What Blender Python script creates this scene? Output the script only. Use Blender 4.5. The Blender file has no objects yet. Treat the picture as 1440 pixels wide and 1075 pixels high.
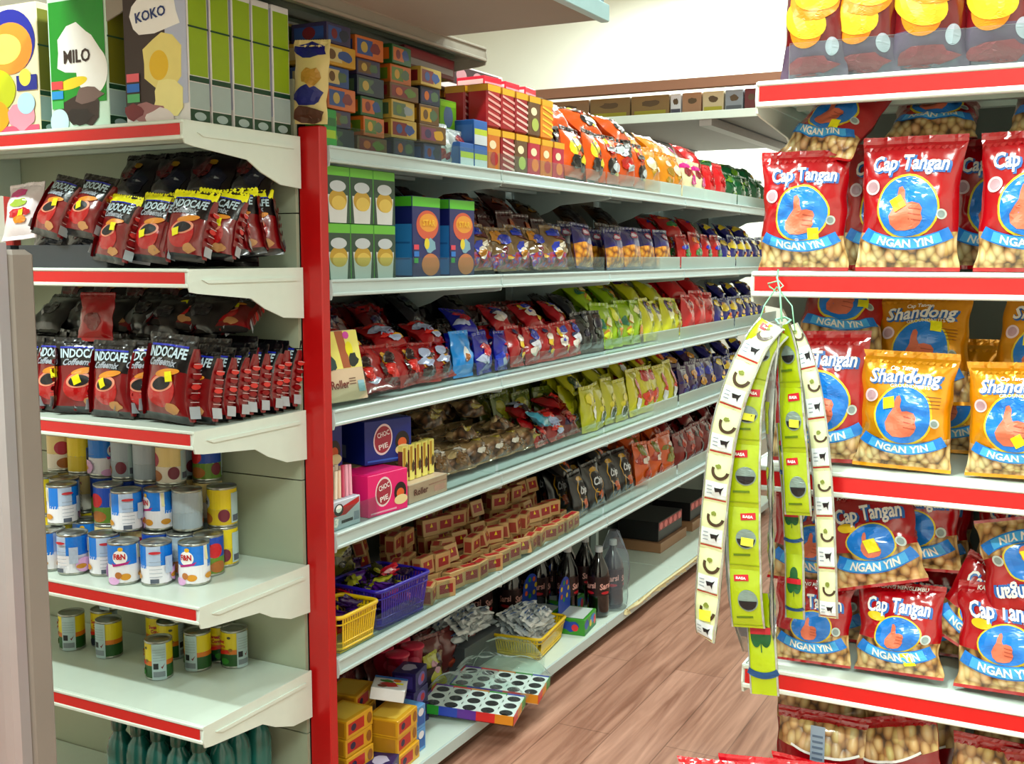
import bpy, math, random
from mathutils import Vector, Matrix, noise
from mathutils.geometry import tessellate_polygon
PI = math.pi
sc = bpy.context.scene
COL = sc.collection
# ------------------------------------------------------------------ camera
cam_d = bpy.data.cameras.new('camera'); cam_d.sensor_width = 36.0
cam_d.lens = 1555.0 / 1440.0 * 36.0
cam_d.clip_start = 0.05; cam_d.clip_end = 60
cam = bpy.data.objects.new('camera', cam_d); COL.objects.link(cam)
cam.location = (0, 0, 1.57)
cam.rotation_euler = (math.radians(90 - 6.5), 0, math.radians(27.55))
sc.camera = cam
# ------------------------------------------------------------------ world + exposure
w = bpy.data.worlds.new('room_air'); sc.world = w; w.use_nodes = True
w.node_tree.nodes['Background'].inputs[0].default_value = (0.75, 0.85, 0.82, 1)
w.node_tree.nodes['Background'].inputs[1].default_value = 0.25
sc.view_settings.view_transform = 'Standard'; sc.view_settings.look = 'None'
sc.view_settings.gamma = 1.0; sc.view_settings.use_curve_mapping = False
sc.view_settings.exposure = 0.55
sc.cycles.max_bounces = 6; sc.cycles.transparent_max_bounces = 12
sc.cycles.use_denoising = True
# fluorescent tubes hung under the ceiling: (x, y, runs along y?, watts)
TUBES = [(-0.85, 1.0, 1, 74), (-0.85, 3.6, 1, 34), (-0.85, 6.0, 1, 46), (-2.4, 7.5, 0, 120), (-2.6, 0.2, 0, 70), (0.3, -0.9, 0, 80), (1.2, 1.0, 1, 30)]
for tx, ty, ry, pw in TUBES:
    ld = bpy.data.lights.new('tube_light', 'AREA'); ld.shape = 'RECTANGLE'; ld.size = 1.2; ld.size_y = 0.16
    ld.energy = pw; ld.color = (0.87, 1.0, 0.93)
    lo = bpy.data.objects.new('tube_light', ld); COL.objects.link(lo)
    lo.location = (tx, ty, 3.62); lo.rotation_euler = (0, 0, PI / 2 if ry else 0)

# ------------------------------------------------------------------ materials
MC = {}
def lin(h):
    h = h.lstrip('#'); o = []
    for i in (0, 2, 4):
        c = int(h[i:i + 2], 16) / 255
        c = c / 12.92 if c <= 0.04045 else ((c + 0.055) / 1.055) ** 2.4; o.append(c ** 1.28)
    return (*o, 1)
def nodes(name):
    m = bpy.data.materials.new(name); m.use_nodes = True
    nt = m.node_tree; return m, nt, nt.nodes['Principled BSDF']
def mt(h, rough=0.5, metal=0.0, coat=0.0, var=0.08, bump=0.0, scale=30.0, spec=0.5):
    """plain colour with a little procedural unevenness"""
    key = (h, rough, metal, coat, var, bump, scale, spec)
    if key in MC: return MC[key]
    m, nt, b = nodes('surface_' + h)
    tc = nt.nodes.new('ShaderNodeTexCoord'); nz = nt.nodes.new('ShaderNodeTexNoise')
    nz.inputs['Scale'].default_value = scale; nz.inputs['Detail'].default_value = 3
    nt.links.new(tc.outputs['Object'], nz.inputs['Vector'])
    mx = nt.nodes.new('ShaderNodeMix'); mx.data_type = 'RGBA'
    c = lin(h); mx.inputs[6].default_value = [x * (1 - var) for x in c[:3]] + [1]
    mx.inputs[7].default_value = [min(1, x * (1 + var)) for x in c[:3]] + [1]
    nt.links.new(nz.outputs['Fac'], mx.inputs[0]); nt.links.new(mx.outputs[2], b.inputs['Base Color'])
    b.inputs['Roughness'].default_value = rough; b.inputs['Metallic'].default_value = metal
    b.inputs['Coat Weight'].default_value = coat; b.inputs['Coat Roughness'].default_value = 0.12
    b.inputs['Specular IOR Level'].default_value = spec
    if bump:
        bp = nt.nodes.new('ShaderNodeBump'); bp.inputs['Strength'].default_value = bump; bp.inputs['Distance'].default_value = 0.004
        nt.links.new(nz.outputs['Fac'], bp.inputs['Height']); nt.links.new(bp.outputs[0], b.inputs['Normal'])
    MC[key] = m; return m
def foil(h, rough=0.24, coat=0.6, bump=0.55): return mt(h, rough, 0.0, coat, 0.12, bump, 22.0)
def card(h): return mt(h, 0.45, 0.0, 0.15, 0.05)
def chunky(name, stops, scale, stretch=(1, 1, 1), coat=0.4, bump=0.6):
    """heaped pieces seen through film: peanuts, crackers, cookies"""
    if name in MC: return MC[name]
    m, nt, b = nodes(name)
    tc = nt.nodes.new('ShaderNodeTexCoord'); mp = nt.nodes.new('ShaderNodeMapping'); mp.inputs['Scale'].default_value = stretch
    mp.inputs['Rotation'].default_value = (0.3, 0.5, 0.4)
    vo = nt.nodes.new('ShaderNodeTexVoronoi'); vo.inputs['Scale'].default_value = scale
    vo2 = nt.nodes.new('ShaderNodeTexVoronoi'); vo2.inputs['Scale'].default_value = scale; 
    nt.links.new(tc.outputs['Object'], mp.inputs[0]); nt.links.new(mp.outputs[0], vo.inputs['Vector'])
    rp = nt.nodes.new('ShaderNodeValToRGB'); e = rp.color_ramp.elements
    while len(e) < len(stops): e.new(0.5)
    for k, (p, h) in enumerate(stops): e[k].position = p; e[k].color = lin(h)
    nt.links.new(vo.outputs['Distance'], rp.inputs[0])
    hs = nt.nodes.new('ShaderNodeMix'); hs.data_type = 'RGBA'; hs.blend_type = 'MULTIPLY'; hs.inputs[0].default_value = 0.18
    nt.links.new(rp.outputs[0], hs.inputs[6]); nt.links.new(vo.outputs['Color'], hs.inputs[7])
    nt.links.new(hs.outputs[2], b.inputs['Base Color'])
    bp = nt.nodes.new('ShaderNodeBump'); bp.inputs['Strength'].default_value = bump; bp.inputs['Distance'].default_value = 0.006; bp.invert = True
    nt.links.new(vo.outputs['Distance'], bp.inputs['Height']); nt.links.new(bp.outputs[0], b.inputs['Normal'])
    b.inputs['Roughness'].default_value = 0.35; b.inputs['Coat Weight'].default_value = coat; b.inputs['Coat Roughness'].default_value = 0.1
    MC[name] = m; return m
def clear(name='clear_film', tint='e8f2f0', alpha=0.16, rough=0.06, bump=0.5):
    if name in MC: return MC[name]
    m, nt, b = nodes(name); nt.nodes.remove(b); out = nt.nodes['Material Output']
    tr = nt.nodes.new('ShaderNodeBsdfTransparent'); tr.inputs[0].default_value = lin('f4faf8')
    pb = nt.nodes.new('ShaderNodeBsdfPrincipled'); pb.inputs['Base Color'].default_value = lin(tint); pb.inputs['Roughness'].default_value = rough
    fr = nt.nodes.new('ShaderNodeLayerWeight'); fr.inputs[0].default_value = 0.06
    nz = nt.nodes.new('ShaderNodeTexNoise'); nz.inputs['Scale'].default_value = 14
    tc = nt.nodes.new('ShaderNodeTexCoord'); nt.links.new(tc.outputs['Object'], nz.inputs['Vector'])
    bp = nt.nodes.new('ShaderNodeBump'); bp.inputs['Strength'].default_value = bump; bp.inputs['Distance'].default_value = 0.01
    nt.links.new(nz.outputs['Fac'], bp.inputs['Height']); nt.links.new(bp.outputs[0], pb.inputs['Normal']); nt.links.new(bp.outputs[0], fr.inputs['Normal'])
    ad = nt.nodes.new('ShaderNodeMath'); ad.operation = 'ADD'; ad.use_clamp = True; ad.inputs[1].default_value = alpha
    nt.links.new(fr.outputs[0], ad.inputs[0])
    mx = nt.nodes.new('ShaderNodeMixShader'); nt.links.new(ad.outputs[0], mx.inputs[0]); nt.links.new(tr.outputs[0], mx.inputs[1]); nt.links.new(pb.outputs[0], mx.inputs[2])
    nt.links.new(mx.outputs[0], out.inputs[0]); MC[name] = m; return m
PEANUT = chunky('peanuts_under_film', [(0.0, 'f8e6bc'), (0.4, 'e6c892'), (0.66, 'b98e58'), (0.85, '6a4826')], 78, (1, 1, 0.48))
CHIPS = chunky('golden_chips_under_film', [(0.0, 'ffd76a'), (0.4, 'e0992c'), (0.75, '8a4a12')], 42)
COOKIE = chunky('brown_snacks_under_film', [(0.0, 'cfae82'), (0.45, '94714c'), (0.8, '43301e')], 38)
CANDY = chunky('mixed_sweets_under_film', [(0.0, 'e6c74a'), (0.3, '2f59b8'), (0.55, 'c33a2c'), (0.8, '30202a')], 45)
GREYCANDY = chunky('silver_sachets_under_film', [(0.0, 'e8ecee'), (0.5, 'a9b1b6'), (0.8, '55606a')], 40)
WHITE = mt('e4eee7', 0.35, var=0.03); SHELFW = mt('dce8df', 0.32, var=0.03); SHELFB = mt('c9d8d8', 0.3, var=0.04)
RED = mt('d9141c', 0.3, coat=0.3, var=0.04); POSTRED = mt('c8141a', 0.38, coat=0.2, var=0.04)
TINPLATE = mt('b9bcb6', 0.28, metal=0.9, var=0.1); STEEL = mt('c4c2c8', 0.30, metal=0.7, var=0.08, scale=8)
INK = mt('26262c', 0.5); YEL = mt('f4f012', 0.5, var=0.03); PRICE = mt('eef05a', 0.5, var=0.03)

# ------------------------------------------------------------------ geometry collector
class G:
    def __init__(s): s.v = []; s.f = []; s.m = []; s.mats = []; s.sm = []
    def mi(s, m):
        if m not in s.mats: s.mats.append(m)
        return s.mats.index(m)
    def add(s, vs, fs, m, smooth=False):
        b = len(s.v); s.v += [tuple(p) for p in vs]; k = s.mi(m)
        for f in fs: s.f.append(tuple(b + i for i in f)); s.m.append(k); s.sm.append(smooth)
    def box(s, x0, x1, y0, y1, z0, z1, m, bev=0.0):
        if bev <= 0:
            vs = [(x, y, z) for x in (x0, x1) for y in (y0, y1) for z in (z0, z1)]
            s.add(vs, [(0, 1, 3, 2), (4, 6, 7, 5), (0, 4, 5, 1), (2, 3, 7, 6), (0, 2, 6, 4), (1, 5, 7, 3)], m)
        else:
            b = min(bev, (x1 - x0) / 2.1, (y1 - y0) / 2.1, (z1 - z0) / 2.1)
            P = [(x0 + b, y0), (x1 - b, y0), (x1, y0 + b), (x1, y1 - b), (x1 - b, y1), (x0 + b, y1), (x0, y1 - b), (x0, y0 + b)]
            cx, cy = (x0 + x1) / 2, (y0 + y1) / 2
            fx = 1 - 2 * b / (x1 - x0); fy = 1 - 2 * b / (y1 - y0)
            ins = [(cx + (x - cx) * fx, cy + (y - cy) * fy) for x, y in P]
            vs = [(x, y, z0) for x, y in ins] + [(x, y, z0 + b) for x, y in P] + [(x, y, z1 - b) for x, y in P] + [(x, y, z1) for x, y in ins]
            fs = [tuple(range(7, -1, -1)), tuple(range(24, 32))]
            for r in range(3):
                for i in range(8): j = (i + 1) % 8; fs.append((r * 8 + i, r * 8 + j, r * 8 + 8 + j, r * 8 + 8 + i))
            s.add(vs, fs, m)
    def prism(s, poly, a0, a1, m, axis='x'):
        n = len(poly)
        def P(a, p): return (a, p[0], p[1]) if axis == 'x' else ((p[0], a, p[1]) if axis == 'y' else (p[0], p[1], a))
        vs = [P(a0, p) for p in poly] + [P(a1, p) for p in poly]
        tri = tessellate_polygon([[Vector((p[0], p[1], 0)) for p in poly]])
        fs = [tuple(t) for t in tri] + [tuple(i + n for i in t) for t in tri] + [(i, (i + 1) % n, n + (i + 1) % n, n + i) for i in range(n)]
        s.add(vs, fs, m)
    def lathe(s, prof, m, n=28, cx=0, cy=0, smooth=True, a0=0.0, a1=2 * PI):
        full = abs(a1 - a0 - 2 * PI) < 1e-6; k = n if full else n + 1
        vs = [(cx + r * math.cos(a0 + (a1 - a0) * i / n), cy + r * math.sin(a0 + (a1 - a0) * i / n), z) for r, z in prof for i in range(k)]
        fs = []
        for a in range(len(prof) - 1):
            for i in range(n):
                j = (i + 1) % k; fs.append((a * k + i, a * k + j, a * k + k + j, a * k + k + i))
        s.add(vs, fs, m, smooth)
    def tube(s, pts, r, m, n=8, closed=False):
        pts = [Vector(p) for p in pts]; N = len(pts); vs = []
        for i, p in enumerate(pts):
            d = (pts[(i + 1) % N] - pts[i - 1]) if closed else (pts[min(i + 1, N - 1)] - pts[max(i - 1, 0)])
            d.normalize(); a = d.orthogonal().normalized() if abs(d.z) > 0.95 else d.cross(Vector((0, 0, 1))).normalized(); b = d.cross(a)
            for k in range(n): vs.append(p + (a * math.cos(2 * PI * k / n) + b * math.sin(2 * PI * k / n)) * r)
        fs = []
        for i in range(N if closed else N - 1):
            i2 = (i + 1) % N
            for k in range(n): k2 = (k + 1) % n; fs.append((i * n + k, i * n + k2, i2 * n + k2, i2 * n + k))
        if not closed: fs += [tuple(range(n)), tuple((N - 1) * n + k for k in range(n))]
        s.add(vs, fs, m, True)
    def decal(s, poly, m, mp, off=0.0009, L=0.012):
        """a printed flat shape laid on a surface through its mapping mp(x, z, offset)"""
        tri = tessellate_polygon([[Vector((p[0], p[1], 0)) for p in poly]]); vs = []; fs = []
        def rec(a, b, c, d=0):
            E = [(math.dist(a, b), a, b, c), (math.dist(b, c), b, c, a), (math.dist(c, a), c, a, b)]
            l, p, q, r = max(E, key=lambda t: t[0])
            if l > L and d < 9:
                mm = ((p[0] + q[0]) / 2, (p[1] + q[1]) / 2); rec(p, mm, r, d + 1); rec(mm, q, r, d + 1)
            else:
                k = len(vs); vs.extend(mp(t[0], t[1], off) for t in (a, b, c)); fs.append((k, k + 1, k + 2))
        for t in tri: rec(*[tuple(poly[i]) for i in t])
        s.add(vs, fs, m, False)
    def text(s, st, size, cx, cz, m, mp, off=0.0016, bold=0.0, width=None, arc=0.0, shear=0.0, rot=0.0, box=None):
        V, F = text_mesh(st, bold, shear)
        x0 = min(v[0] for v in V); x1 = max(v[0] for v in V); sx = size
        if width: sx = width / (x1 - x0)
        vs = []
        ca, sa = math.cos(rot), math.sin(rot)
        for x, z in V:
            X = (x - (x0 + x1) / 2) * sx; Z = (z - 0.35) * size
            if arc:
                R = 1.0 / arc; a = X / R; X, Z = math.sin(a) * (R - Z), R - math.cos(a) * (R - Z)
            X, Z = X * ca - Z * sa, X * sa + Z * ca
            vs.append(mp(cx + X, cz + Z, off))
        s.add(vs, F, m)
    def mesh(s, name):
        me = bpy.data.meshes.new(name); me.from_pydata(s.v, [], s.f)
        for m in s.mats: me.materials.append(m)
        me.polygons.foreach_set('material_index', s.m); me.polygons.foreach_set('use_smooth', s.sm); me.update(); return me
TC = {}
def text_mesh(st, bold, shear):
    key = (st, bold, shear)
    if key not in TC:
        cu = bpy.data.curves.new('lettering', 'FONT'); cu.body = st; cu.resolution_u = 2; cu.offset = bold; cu.shear = shear
        ob = bpy.data.objects.new('lettering', cu); COL.objects.link(ob)
        dg = bpy.context.evaluated_depsgraph_get(); dg.update()
        me = bpy.data.meshes.new_from_object(ob.evaluated_get(dg))
        TC[key] = ([(v.co.x, v.co.y) for v in me.vertices], [tuple(p.vertices) for p in me.polygons])
        bpy.data.objects.remove(ob); bpy.data.curves.remove(cu); bpy.data.meshes.remove(me)
    return TC[key]
def ell(cx, cz, rx, rz=None, n=28, a=0.0):
    rz = rz or rx; o = []
    for i in range(n):
        t = 2 * PI * i / n; x, z = rx * math.cos(t), rz * math.sin(t); o.append((cx + x * math.cos(a) - z * math.sin(a), cz + x * math.sin(a) + z * math.cos(a)))
    return o
def rect(x0, x1, z0, z1): return [(x0, z0), (x1, z0), (x1, z1), (x0, z1)]
def rrect(cx, cz, w_, h_, a=0.0):
    return [(cx + x * math.cos(a) - z * math.sin(a), cz + x * math.sin(a) + z * math.cos(a)) for x, z in ((-w_ / 2, -h_ / 2), (w_ / 2, -h_ / 2), (w_ / 2, h_ / 2), (-w_ / 2, h_ / 2))]
def arcband(cx, cz, R, th, a0, a1, n=14):
    o = [(cx + R * math.cos(a0 + (a1 - a0) * i / n), cz + R * math.sin(a0 + (a1 - a0) * i / n)) for i in range(n + 1)]
    return o + [(cx + (R + th) * math.cos(a1 - (a1 - a0) * i / n), cz + (R + th) * math.sin(a1 - (a1 - a0) * i / n)) for i in range(n + 1)]
def blob(cx, cz, rx, rz, rnd, n=12): return [(cx + rx * math.cos(2 * PI * i / n) * rnd.uniform(0.7, 1.1), cz + rz * math.sin(2 * PI * i / n) * rnd.uniform(0.7, 1.1)) for i in range(n)]

# ------------------------------------------------------------------ objects
def tag(o, label, cat, group=None, kind=None):
    if label: o['label'] = label
    if cat: o['category'] = cat
    if group: o['group'] = group
    if kind: o['kind'] = kind
    return o
def obj(name, me, parent=None, loc=(0, 0, 0), rot=(0, 0, 0)):
    if isinstance(me, G): me = me.mesh(name)
    o = bpy.data.objects.new(name, me); COL.objects.link(o); o.location = loc; o.rotation_euler = rot
    if parent: o.parent = parent
    return o
def struct(name, g): return tag(obj(name, g), None, None, None, 'structure')
class Kind:
    """one kind of goods: body mesh plus part meshes, shared by every copy"""
    def __init__(s, name, cat, body, parts=(), thick=0.0, w=0.1, h=0.1):
        s.name = name; s.cat = cat; s.body = body.mesh(name) if isinstance(body, G) else body
        s.parts = [(n, p.mesh(n) if isinstance(p, G) else p, l) for n, p, l in parts]; s.t = thick; s.w = w; s.h = h
    def put(s, loc, rz=0.0, tilt=0.0, roll=0.0, label='', group=None, scale=1.0, parts=True):
        lift = abs(math.sin(tilt)) * s.t / 2 + abs(math.sin(roll)) * s.w / 2
        R = Matrix.Rotation(rz, 4, 'Z') @ Matrix.Rotation(tilt, 4, 'X') @ Matrix.Rotation(roll, 4, 'Y')
        o = bpy.data.objects.new(s.name, s.body); COL.objects.link(o)
        o.location = (loc[0], loc[1], loc[2] + lift * scale); o.rotation_euler = R.to_euler(); o.scale = (scale,) * 3
        tag(o, label, s.cat, group)
        if parts:
            for n, p, l in s.parts:
                c = bpy.data.objects.new(n, p); COL.objects.link(c); c.parent = o
                if l: c['label'] = l
        return o
ORD = 'first second third fourth fifth sixth seventh eighth ninth tenth eleventh twelfth thirteenth fourteenth fifteenth sixteenth seventeenth eighteenth nineteenth twentieth'.split()
def nth(i): return ORD[i] if i < 20 else 'twenty-' + ORD[i - 20]
ROWN = ['front', 'second', 'third', 'rear', 'hindmost', 'farthest']

# ---- filled film bags
def bag_surface(w, h, t, seed, seal=0.07, lump=0.0, wr=1.0, bend=0.0):
    def S(u, v, side):
        a = (v - seal) / (1 - 2 * seal); a = min(1, max(0, a))
        g = (math.sin(PI * a) ** 0.5 if 0 < a < 1 else 0) * (1.12 - 0.3 * v)
        q = abs(2 * u - 1); e = max(0, 1 - q ** 2.5) ** 0.62
        th = t / 2 * g * e
        n1 = noise.noise(Vector((u * 5.0, v * 6.0, seed))); n2 = noise.noise(Vector((u * 8, v * 9, seed + 7 + side)))
        ds = min(v, 1 - v); fold = math.sin(u * 30 + 3 * n1 + seed) * 0.05 * t * math.exp(-abs(ds - seal) * 14)
        y = th * (1 + 0.22 * wr * n1 + lump * n2) + 0.0011 + max(-0.0008, fold * e)
        c = bend * (v - 0.5) ** 2 * h
        x = (u - 0.5) * w * (1 - 0.09 * g) + 0.006 * wr * noise.noise(Vector((v * 5, seed, side * 0)))
        z = v * h * (1 - 0.03 * g * q)
        return (x, -side * y - c + 0.004 * wr * noise.noise(Vector((u * 3, v * 3, seed + 20))), z)
    return S
def bag_map(S, w, h): return lambda x, z, off: (lambda p: (p[0], p[1] - off, p[2]))(S(min(1, max(0, x / w + 0.5)), min(1, max(0, z / h)), 1))
def bag_grid(g, S, zones, nu=16, nv=20, back=None):
    """zones: [(upper bound as f(u), material)] from the bottom up"""
    for side in (1, -1):
        lo = lambda u: 0.0
        for k, (fn, m) in enumerate(zones):
            n = max(2, round(nv * (fn(0.5) - lo(0.5)))); vs = []; fs = []
            for j in range(n + 1):
                for i in range(nu + 1):
                    u = i / nu; v = lo(u) + (fn(u) - lo(u)) * j / n; vs.append(S(u, v, side))
            for j in range(n):
                for i in range(nu):
                    a = j * (nu + 1) + i; q = (a, a + 1, a + nu + 2, a + nu + 1); fs.append(q if side == 1 else q[::-1])
            g.add(vs, fs, m if side == 1 or back is None else back, True); lo = fn
    # side edges closed
    vs = []; fs = []
    for e in (0.0, 1.0):
        b = len(vs)
        for j in range(nv + 1): vs += [S(e, j / nv, 1), S(e, j / nv, -1)]
        for j in range(nv): fs.append((b + 2 * j, b + 2 * j + 1, b + 2 * j + 3, b + 2 * j + 2))
    g.add(vs, fs, zones[-1][1])
def seal_strip(S, w, h, v0, v1, m, txt=None, tm=None):
    g = G(); nu = 30; vs = []; fs = []
    for j in range(5):
        for i in range(nu + 1):
            u = i / nu; p = S(u, v0 + (v1 - v0) * j / 4, 1); zz = 0.002 * (1 if i % 2 else -1) * (j in (0, 4))
            vs.append((p[0], p[1] - 0.0006 - 0.0006 * (j % 2), p[2] + zz))
    for j in range(4):
        for i in range(nu): a = j * (nu + 1) + i; fs.append((a, a + 1, a + nu + 2, a + nu + 1))
    g.add(vs, fs, m, False)
    if txt:
        mp = bag_map(S, w, h); g.text(txt, (v1 - v0) * h * 0.62, 0, (v0 + v1) / 2 * h, tm, mp, 0.003, bold=0.015, width=w * 0.62)
    return g

# ------------------------------------------------------------------ the room
g = G()
m, nt, b = nodes('laminate_planks')
tc = nt.nodes.new('ShaderNodeTexCoord'); mp_ = nt.nodes.new('ShaderNodeMapping'); mp_.inputs['Rotation'].default_value = (0, 0, PI / 2)
br = nt.nodes.new('ShaderNodeTexBrick'); br.inputs['Scale'].default_value = 1.0; br.inputs['Brick Width'].default_value = 1.3; br.inputs['Row Height'].default_value = 0.19
br.inputs['Mortar Size'].default_value = 0.0022; br.inputs['Color1'].default_value = lin('cfa694'); br.inputs['Color2'].default_value = lin('c29884'); br.inputs['Mortar'].default_value = lin('a88270')
wv = nt.nodes.new('ShaderNodeTexNoise'); mp2 = nt.nodes.new('ShaderNodeMapping'); mp2.inputs['Scale'].default_value = (26, 1.6, 1)
nt.links.new(tc.outputs['Object'], mp_.inputs[0]); nt.links.new(mp_.outputs[0], br.inputs['Vector'])
nt.links.new(tc.outputs['Object'], mp2.inputs[0]); nt.links.new(mp2.outputs[0], wv.inputs['Vector']); wv.inputs['Scale'].default_value = 1.0; wv.inputs['Detail'].default_value = 6; wv.inputs['Distortion'].default_value = 1.2
rp = nt.nodes.new('ShaderNodeValToRGB'); rp.color_ramp.elements[0].position = 0.3; rp.color_ramp.elements[0].color = lin('c4b4ac'); rp.color_ramp.elements[1].position = 0.7; rp.color_ramp.elements[1].color = (1, 1, 1, 1)
nt.links.new(wv.outputs['Fac'], rp.inputs[0]); mx = nt.nodes.new('ShaderNodeMix'); mx.data_type = 'RGBA'; mx.blend_type = 'MULTIPLY'; mx.inputs[0].default_value = 1.0
nt.links.new(br.outputs['Color'], mx.inputs[6]); nt.links.new(rp.outputs[0], mx.inputs[7]); nt.links.new(mx.outputs[2], b.inputs['Base Color']); b.inputs['Roughness'].default_value = 0.42
g.box(-5.5, 3.0, -2.5, 8.6, -0.08, 0.0, m); struct('floor', g)
wallm = mt('ebe9e0', 0.85, var=0.02, scale=4); ceilm = mt('eeeae0', 0.9, var=0.02, scale=4)
g = G(); g.box(-5.5, 3.0, -2.5, 8.6, 3.80, 3.88, ceilm); struct('ceiling', g)
g = G(); g.box(-5.5, 3.0, 8.5, 8.6, 0, 3.80, wallm); struct('wall_back', g)
g = G(); g.box(-5.5, 3.0, -2.5, -2.4, 0, 3.80, wallm); struct('wall_front', g)
g = G(); g.box(-5.5, -5.4, -2.4, 8.5, 0, 3.80, wallm); struct('wall_left', g)
g = G(); g.box(2.9, 3.0, -2.4, 8.5, 0, 3.80, wallm); struct('wall_right', g)
em = bpy.data.materials.new('tube_glow'); em.use_nodes = True; nt = em.node_tree; bb = nt.nodes['Principled BSDF']
bb.inputs['Emission Color'].default_value = (0.93, 1, 0.96, 1); bb.inputs['Emission Strength'].default_value = 6
nzz = nt.nodes.new('ShaderNodeTexNoise'); nt.links.new(nzz.outputs['Fac'], bb.inputs['Roughness'])
for i, (tx, ty, ry, pw) in enumerate(TUBES):
    g = G(); g.box(-0.64, 0.64, -0.05, 0.05, 0.05, 0.14, WHITE, 0.01); g.box(-0.63, -0.6, -0.03, 0.03, 0.0, 0.06, WHITE); g.box(0.6, 0.63, -0.03, 0.03, 0.0, 0.06, WHITE)
    o = obj('ceiling_light', g, None, (tx, ty, 3.66), (0, 0, PI / 2 if ry else 0))
    g = G(); g.tube([(-0.6, 0, 0.03), (0.6, 0, 0.03)], 0.014, em, 10); obj('lamp_tube', g, o)
    tag(o, 'white batten light with one fluorescent tube, %s along the ceiling' % nth(i), 'ceiling light', 'fluorescent battens on the ceiling')

# ------------------------------------------------------------------ shelving
def bracket(depth, m):
    g = G(); d = depth
    g.prism([(-0.006, 0.02), (d, 0.02), (d, -0.105), (d * 0.8, -0.1), (d * 0.62, -0.075), (d * 0.5, -0.05), (0.02, -0.034), (-0.004, -0.03), (-0.01, -0.01)], -0.002, 0.002, m)
    g.prism([(0.03, -0.004), (d * 0.93, -0.004), (d * 0.93, -0.012), (0.05, -0.012)], -0.006, 0.006, m)
    return g
def shelf_parts(root, x0, x1, z, depth, tray, lip, red, sides=(True, True), guard=False, first=True):
    """one shelf: tray, price rail and its two brackets; z is the middle of the front lip"""
    g = G(); g.box(x0 + 0.003, x1 - 0.003, 0.0, depth, z + 0.006, z + 0.019, tray, 0.003)
    g.box(x0 + 0.003, x1 - 0.003, 0.0, 0.012, z - 0.02, z + 0.012, tray)
    for k in range(1, 4): g.box(x0 + 0.02, x1 - 0.02, depth * k / 4 - 0.01, depth * k / 4 + 0.01, z - 0.004, z + 0.006, tray)
    s = obj('shelf', g, root)
    g = G(); g.box(x0 + 0.001, x1 - 0.001, -0.006, 0.0, z - 0.02, z + 0.02, lip, 0.002)
    g.box(x0 + 0.001, x1 - 0.001, -0.010, -0.004, z + 0.013, z + 0.021, lip, 0.002); g.box(x0 + 0.001, x1 - 0.001, -0.011, -0.004, z - 0.021, z - 0.012, lip, 0.002)
    if red: g.box(x0 + 0.006, x1 - 0.012, -0.0085, -0.005, z - 0.012, z + 0.0125, red)
    obj('price_rail', g, s)
    for sd, xx in zip(sides, (x0 + 0.002, x1 - 0.002)):
        if sd:
            o = obj('bracket', bracket(depth, lip), s); o.location = (xx, 0, z)
    if guard:
        g = G(); g.box(x0 + 0.01, x1 - 0.01, 0.012, 0.0135, z + 0.019, z + 0.075, clear('clear_guard', 'eef6f6', 0.02, 0.04, 0.0)); obj('clear_guard', g, s)
    return s
def back_panels(root, x0, x1, y, z0, z1, m, step=0.33):
    g = G(); z = z0
    while z < z1 - 0.01:
        zz = min(z + step, z1); g.box(x0, x1, y, y + 0.012, z + 0.0015, zz - 0.0015, m); z = zz
    g.box(x0, x1, y + 0.013, y + 0.02, z0, z1, INK); return obj('back_panel', g, root)
# L: the end unit facing the camera
LX0, LX1, LY, LYB = -2.73, -1.725, 1.807, 2.2
LZ = [1.839, 1.522, 1.167, 0.770, 0.491]
L = bpy.data.objects.new('end_gondola', None); COL.objects.link(L); L.location = (LX0, LY, 0)
tag(L, 'white end shelving unit with red price rails and four tiers of cans and coffee', 'shelving')
W = LX1 - LX0
for z in LZ: shelf_parts(L, 0, W, z, 0.385, SHELFW, WHITE, RED)
g = G(); g.box(0, W, 0.0, 0.385, 0.10, 0.125, SHELFW, 0.003); g.box(0.0, W, 0.02, 0.04, 0.0, 0.10, SHELFW); obj('base_shelf', g, L)
back_panels(L, -0.02, W - 0.02, 0.387, 0.0, 2.0, mt('b4bca8', 0.5, var=0.03), 0.335)
g = G(); g.box(-0.045, -0.012, 0.36, 0.39, 0, 1.95, POSTRED, 0.003); obj('red_upright', g, L)
# A: the long aisle run facing the aisle
AX, AY0, BAY, NB = -1.68, 2.238, 0.9, 5
AZ = [1.82, 1.491, 1.163, 0.845, 0.512]
A = bpy.data.objects.new('aisle_gondola', None); COL.objects.link(A); A.location = (AX, AY0, 0); A.rotation_euler = (0, 0, PI / 2)
tag(A, 'long white gondola shelving run along the aisle behind the red post', 'shelving')
for z in AZ:
    for k in range(NB): shelf_parts(A, k * BAY, (k + 1) * BAY, z, 0.42, SHELFB, SHELFB, None, (k == 0, True), True)
for k in range(NB):
    g = G(); x0 = k * BAY; g.box(x0 + 0.002, x0 + BAY - 0.002, 0, 0.45, 0.062, 0.084, SHELFW, 0.003)
    g.box(x0 + 0.002, x0 + BAY - 0.002, -0.008, 0.0, 0.045, 0.086, SHELFB, 0.002); s = obj('base_shelf', g, A)
    g = G(); g.box(x0 + 0.002, x0 + BAY - 0.002, 0.05, 0.06, 0, 0.062, mt('8b8f8c', 0.6)); obj('kick_plate', g, s)
back_panels(A, 0, NB * BAY, 0.45, 0.0, 1.9, mt('6f7873', 0.6, var=0.05), 0.33)
g = G(); g.box(-0.034, -0.002, -0.004, 0.062, 0, 1.885, POSTRED, 0.003); obj('red_upright', g, A)
for k in range(1, NB + 1):
    g = G(); g.box(k * BAY - 0.015, k * BAY + 0.015, 0.42, 0.449, 0, 1.95, SHELFB); obj('upright', g, A)
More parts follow.
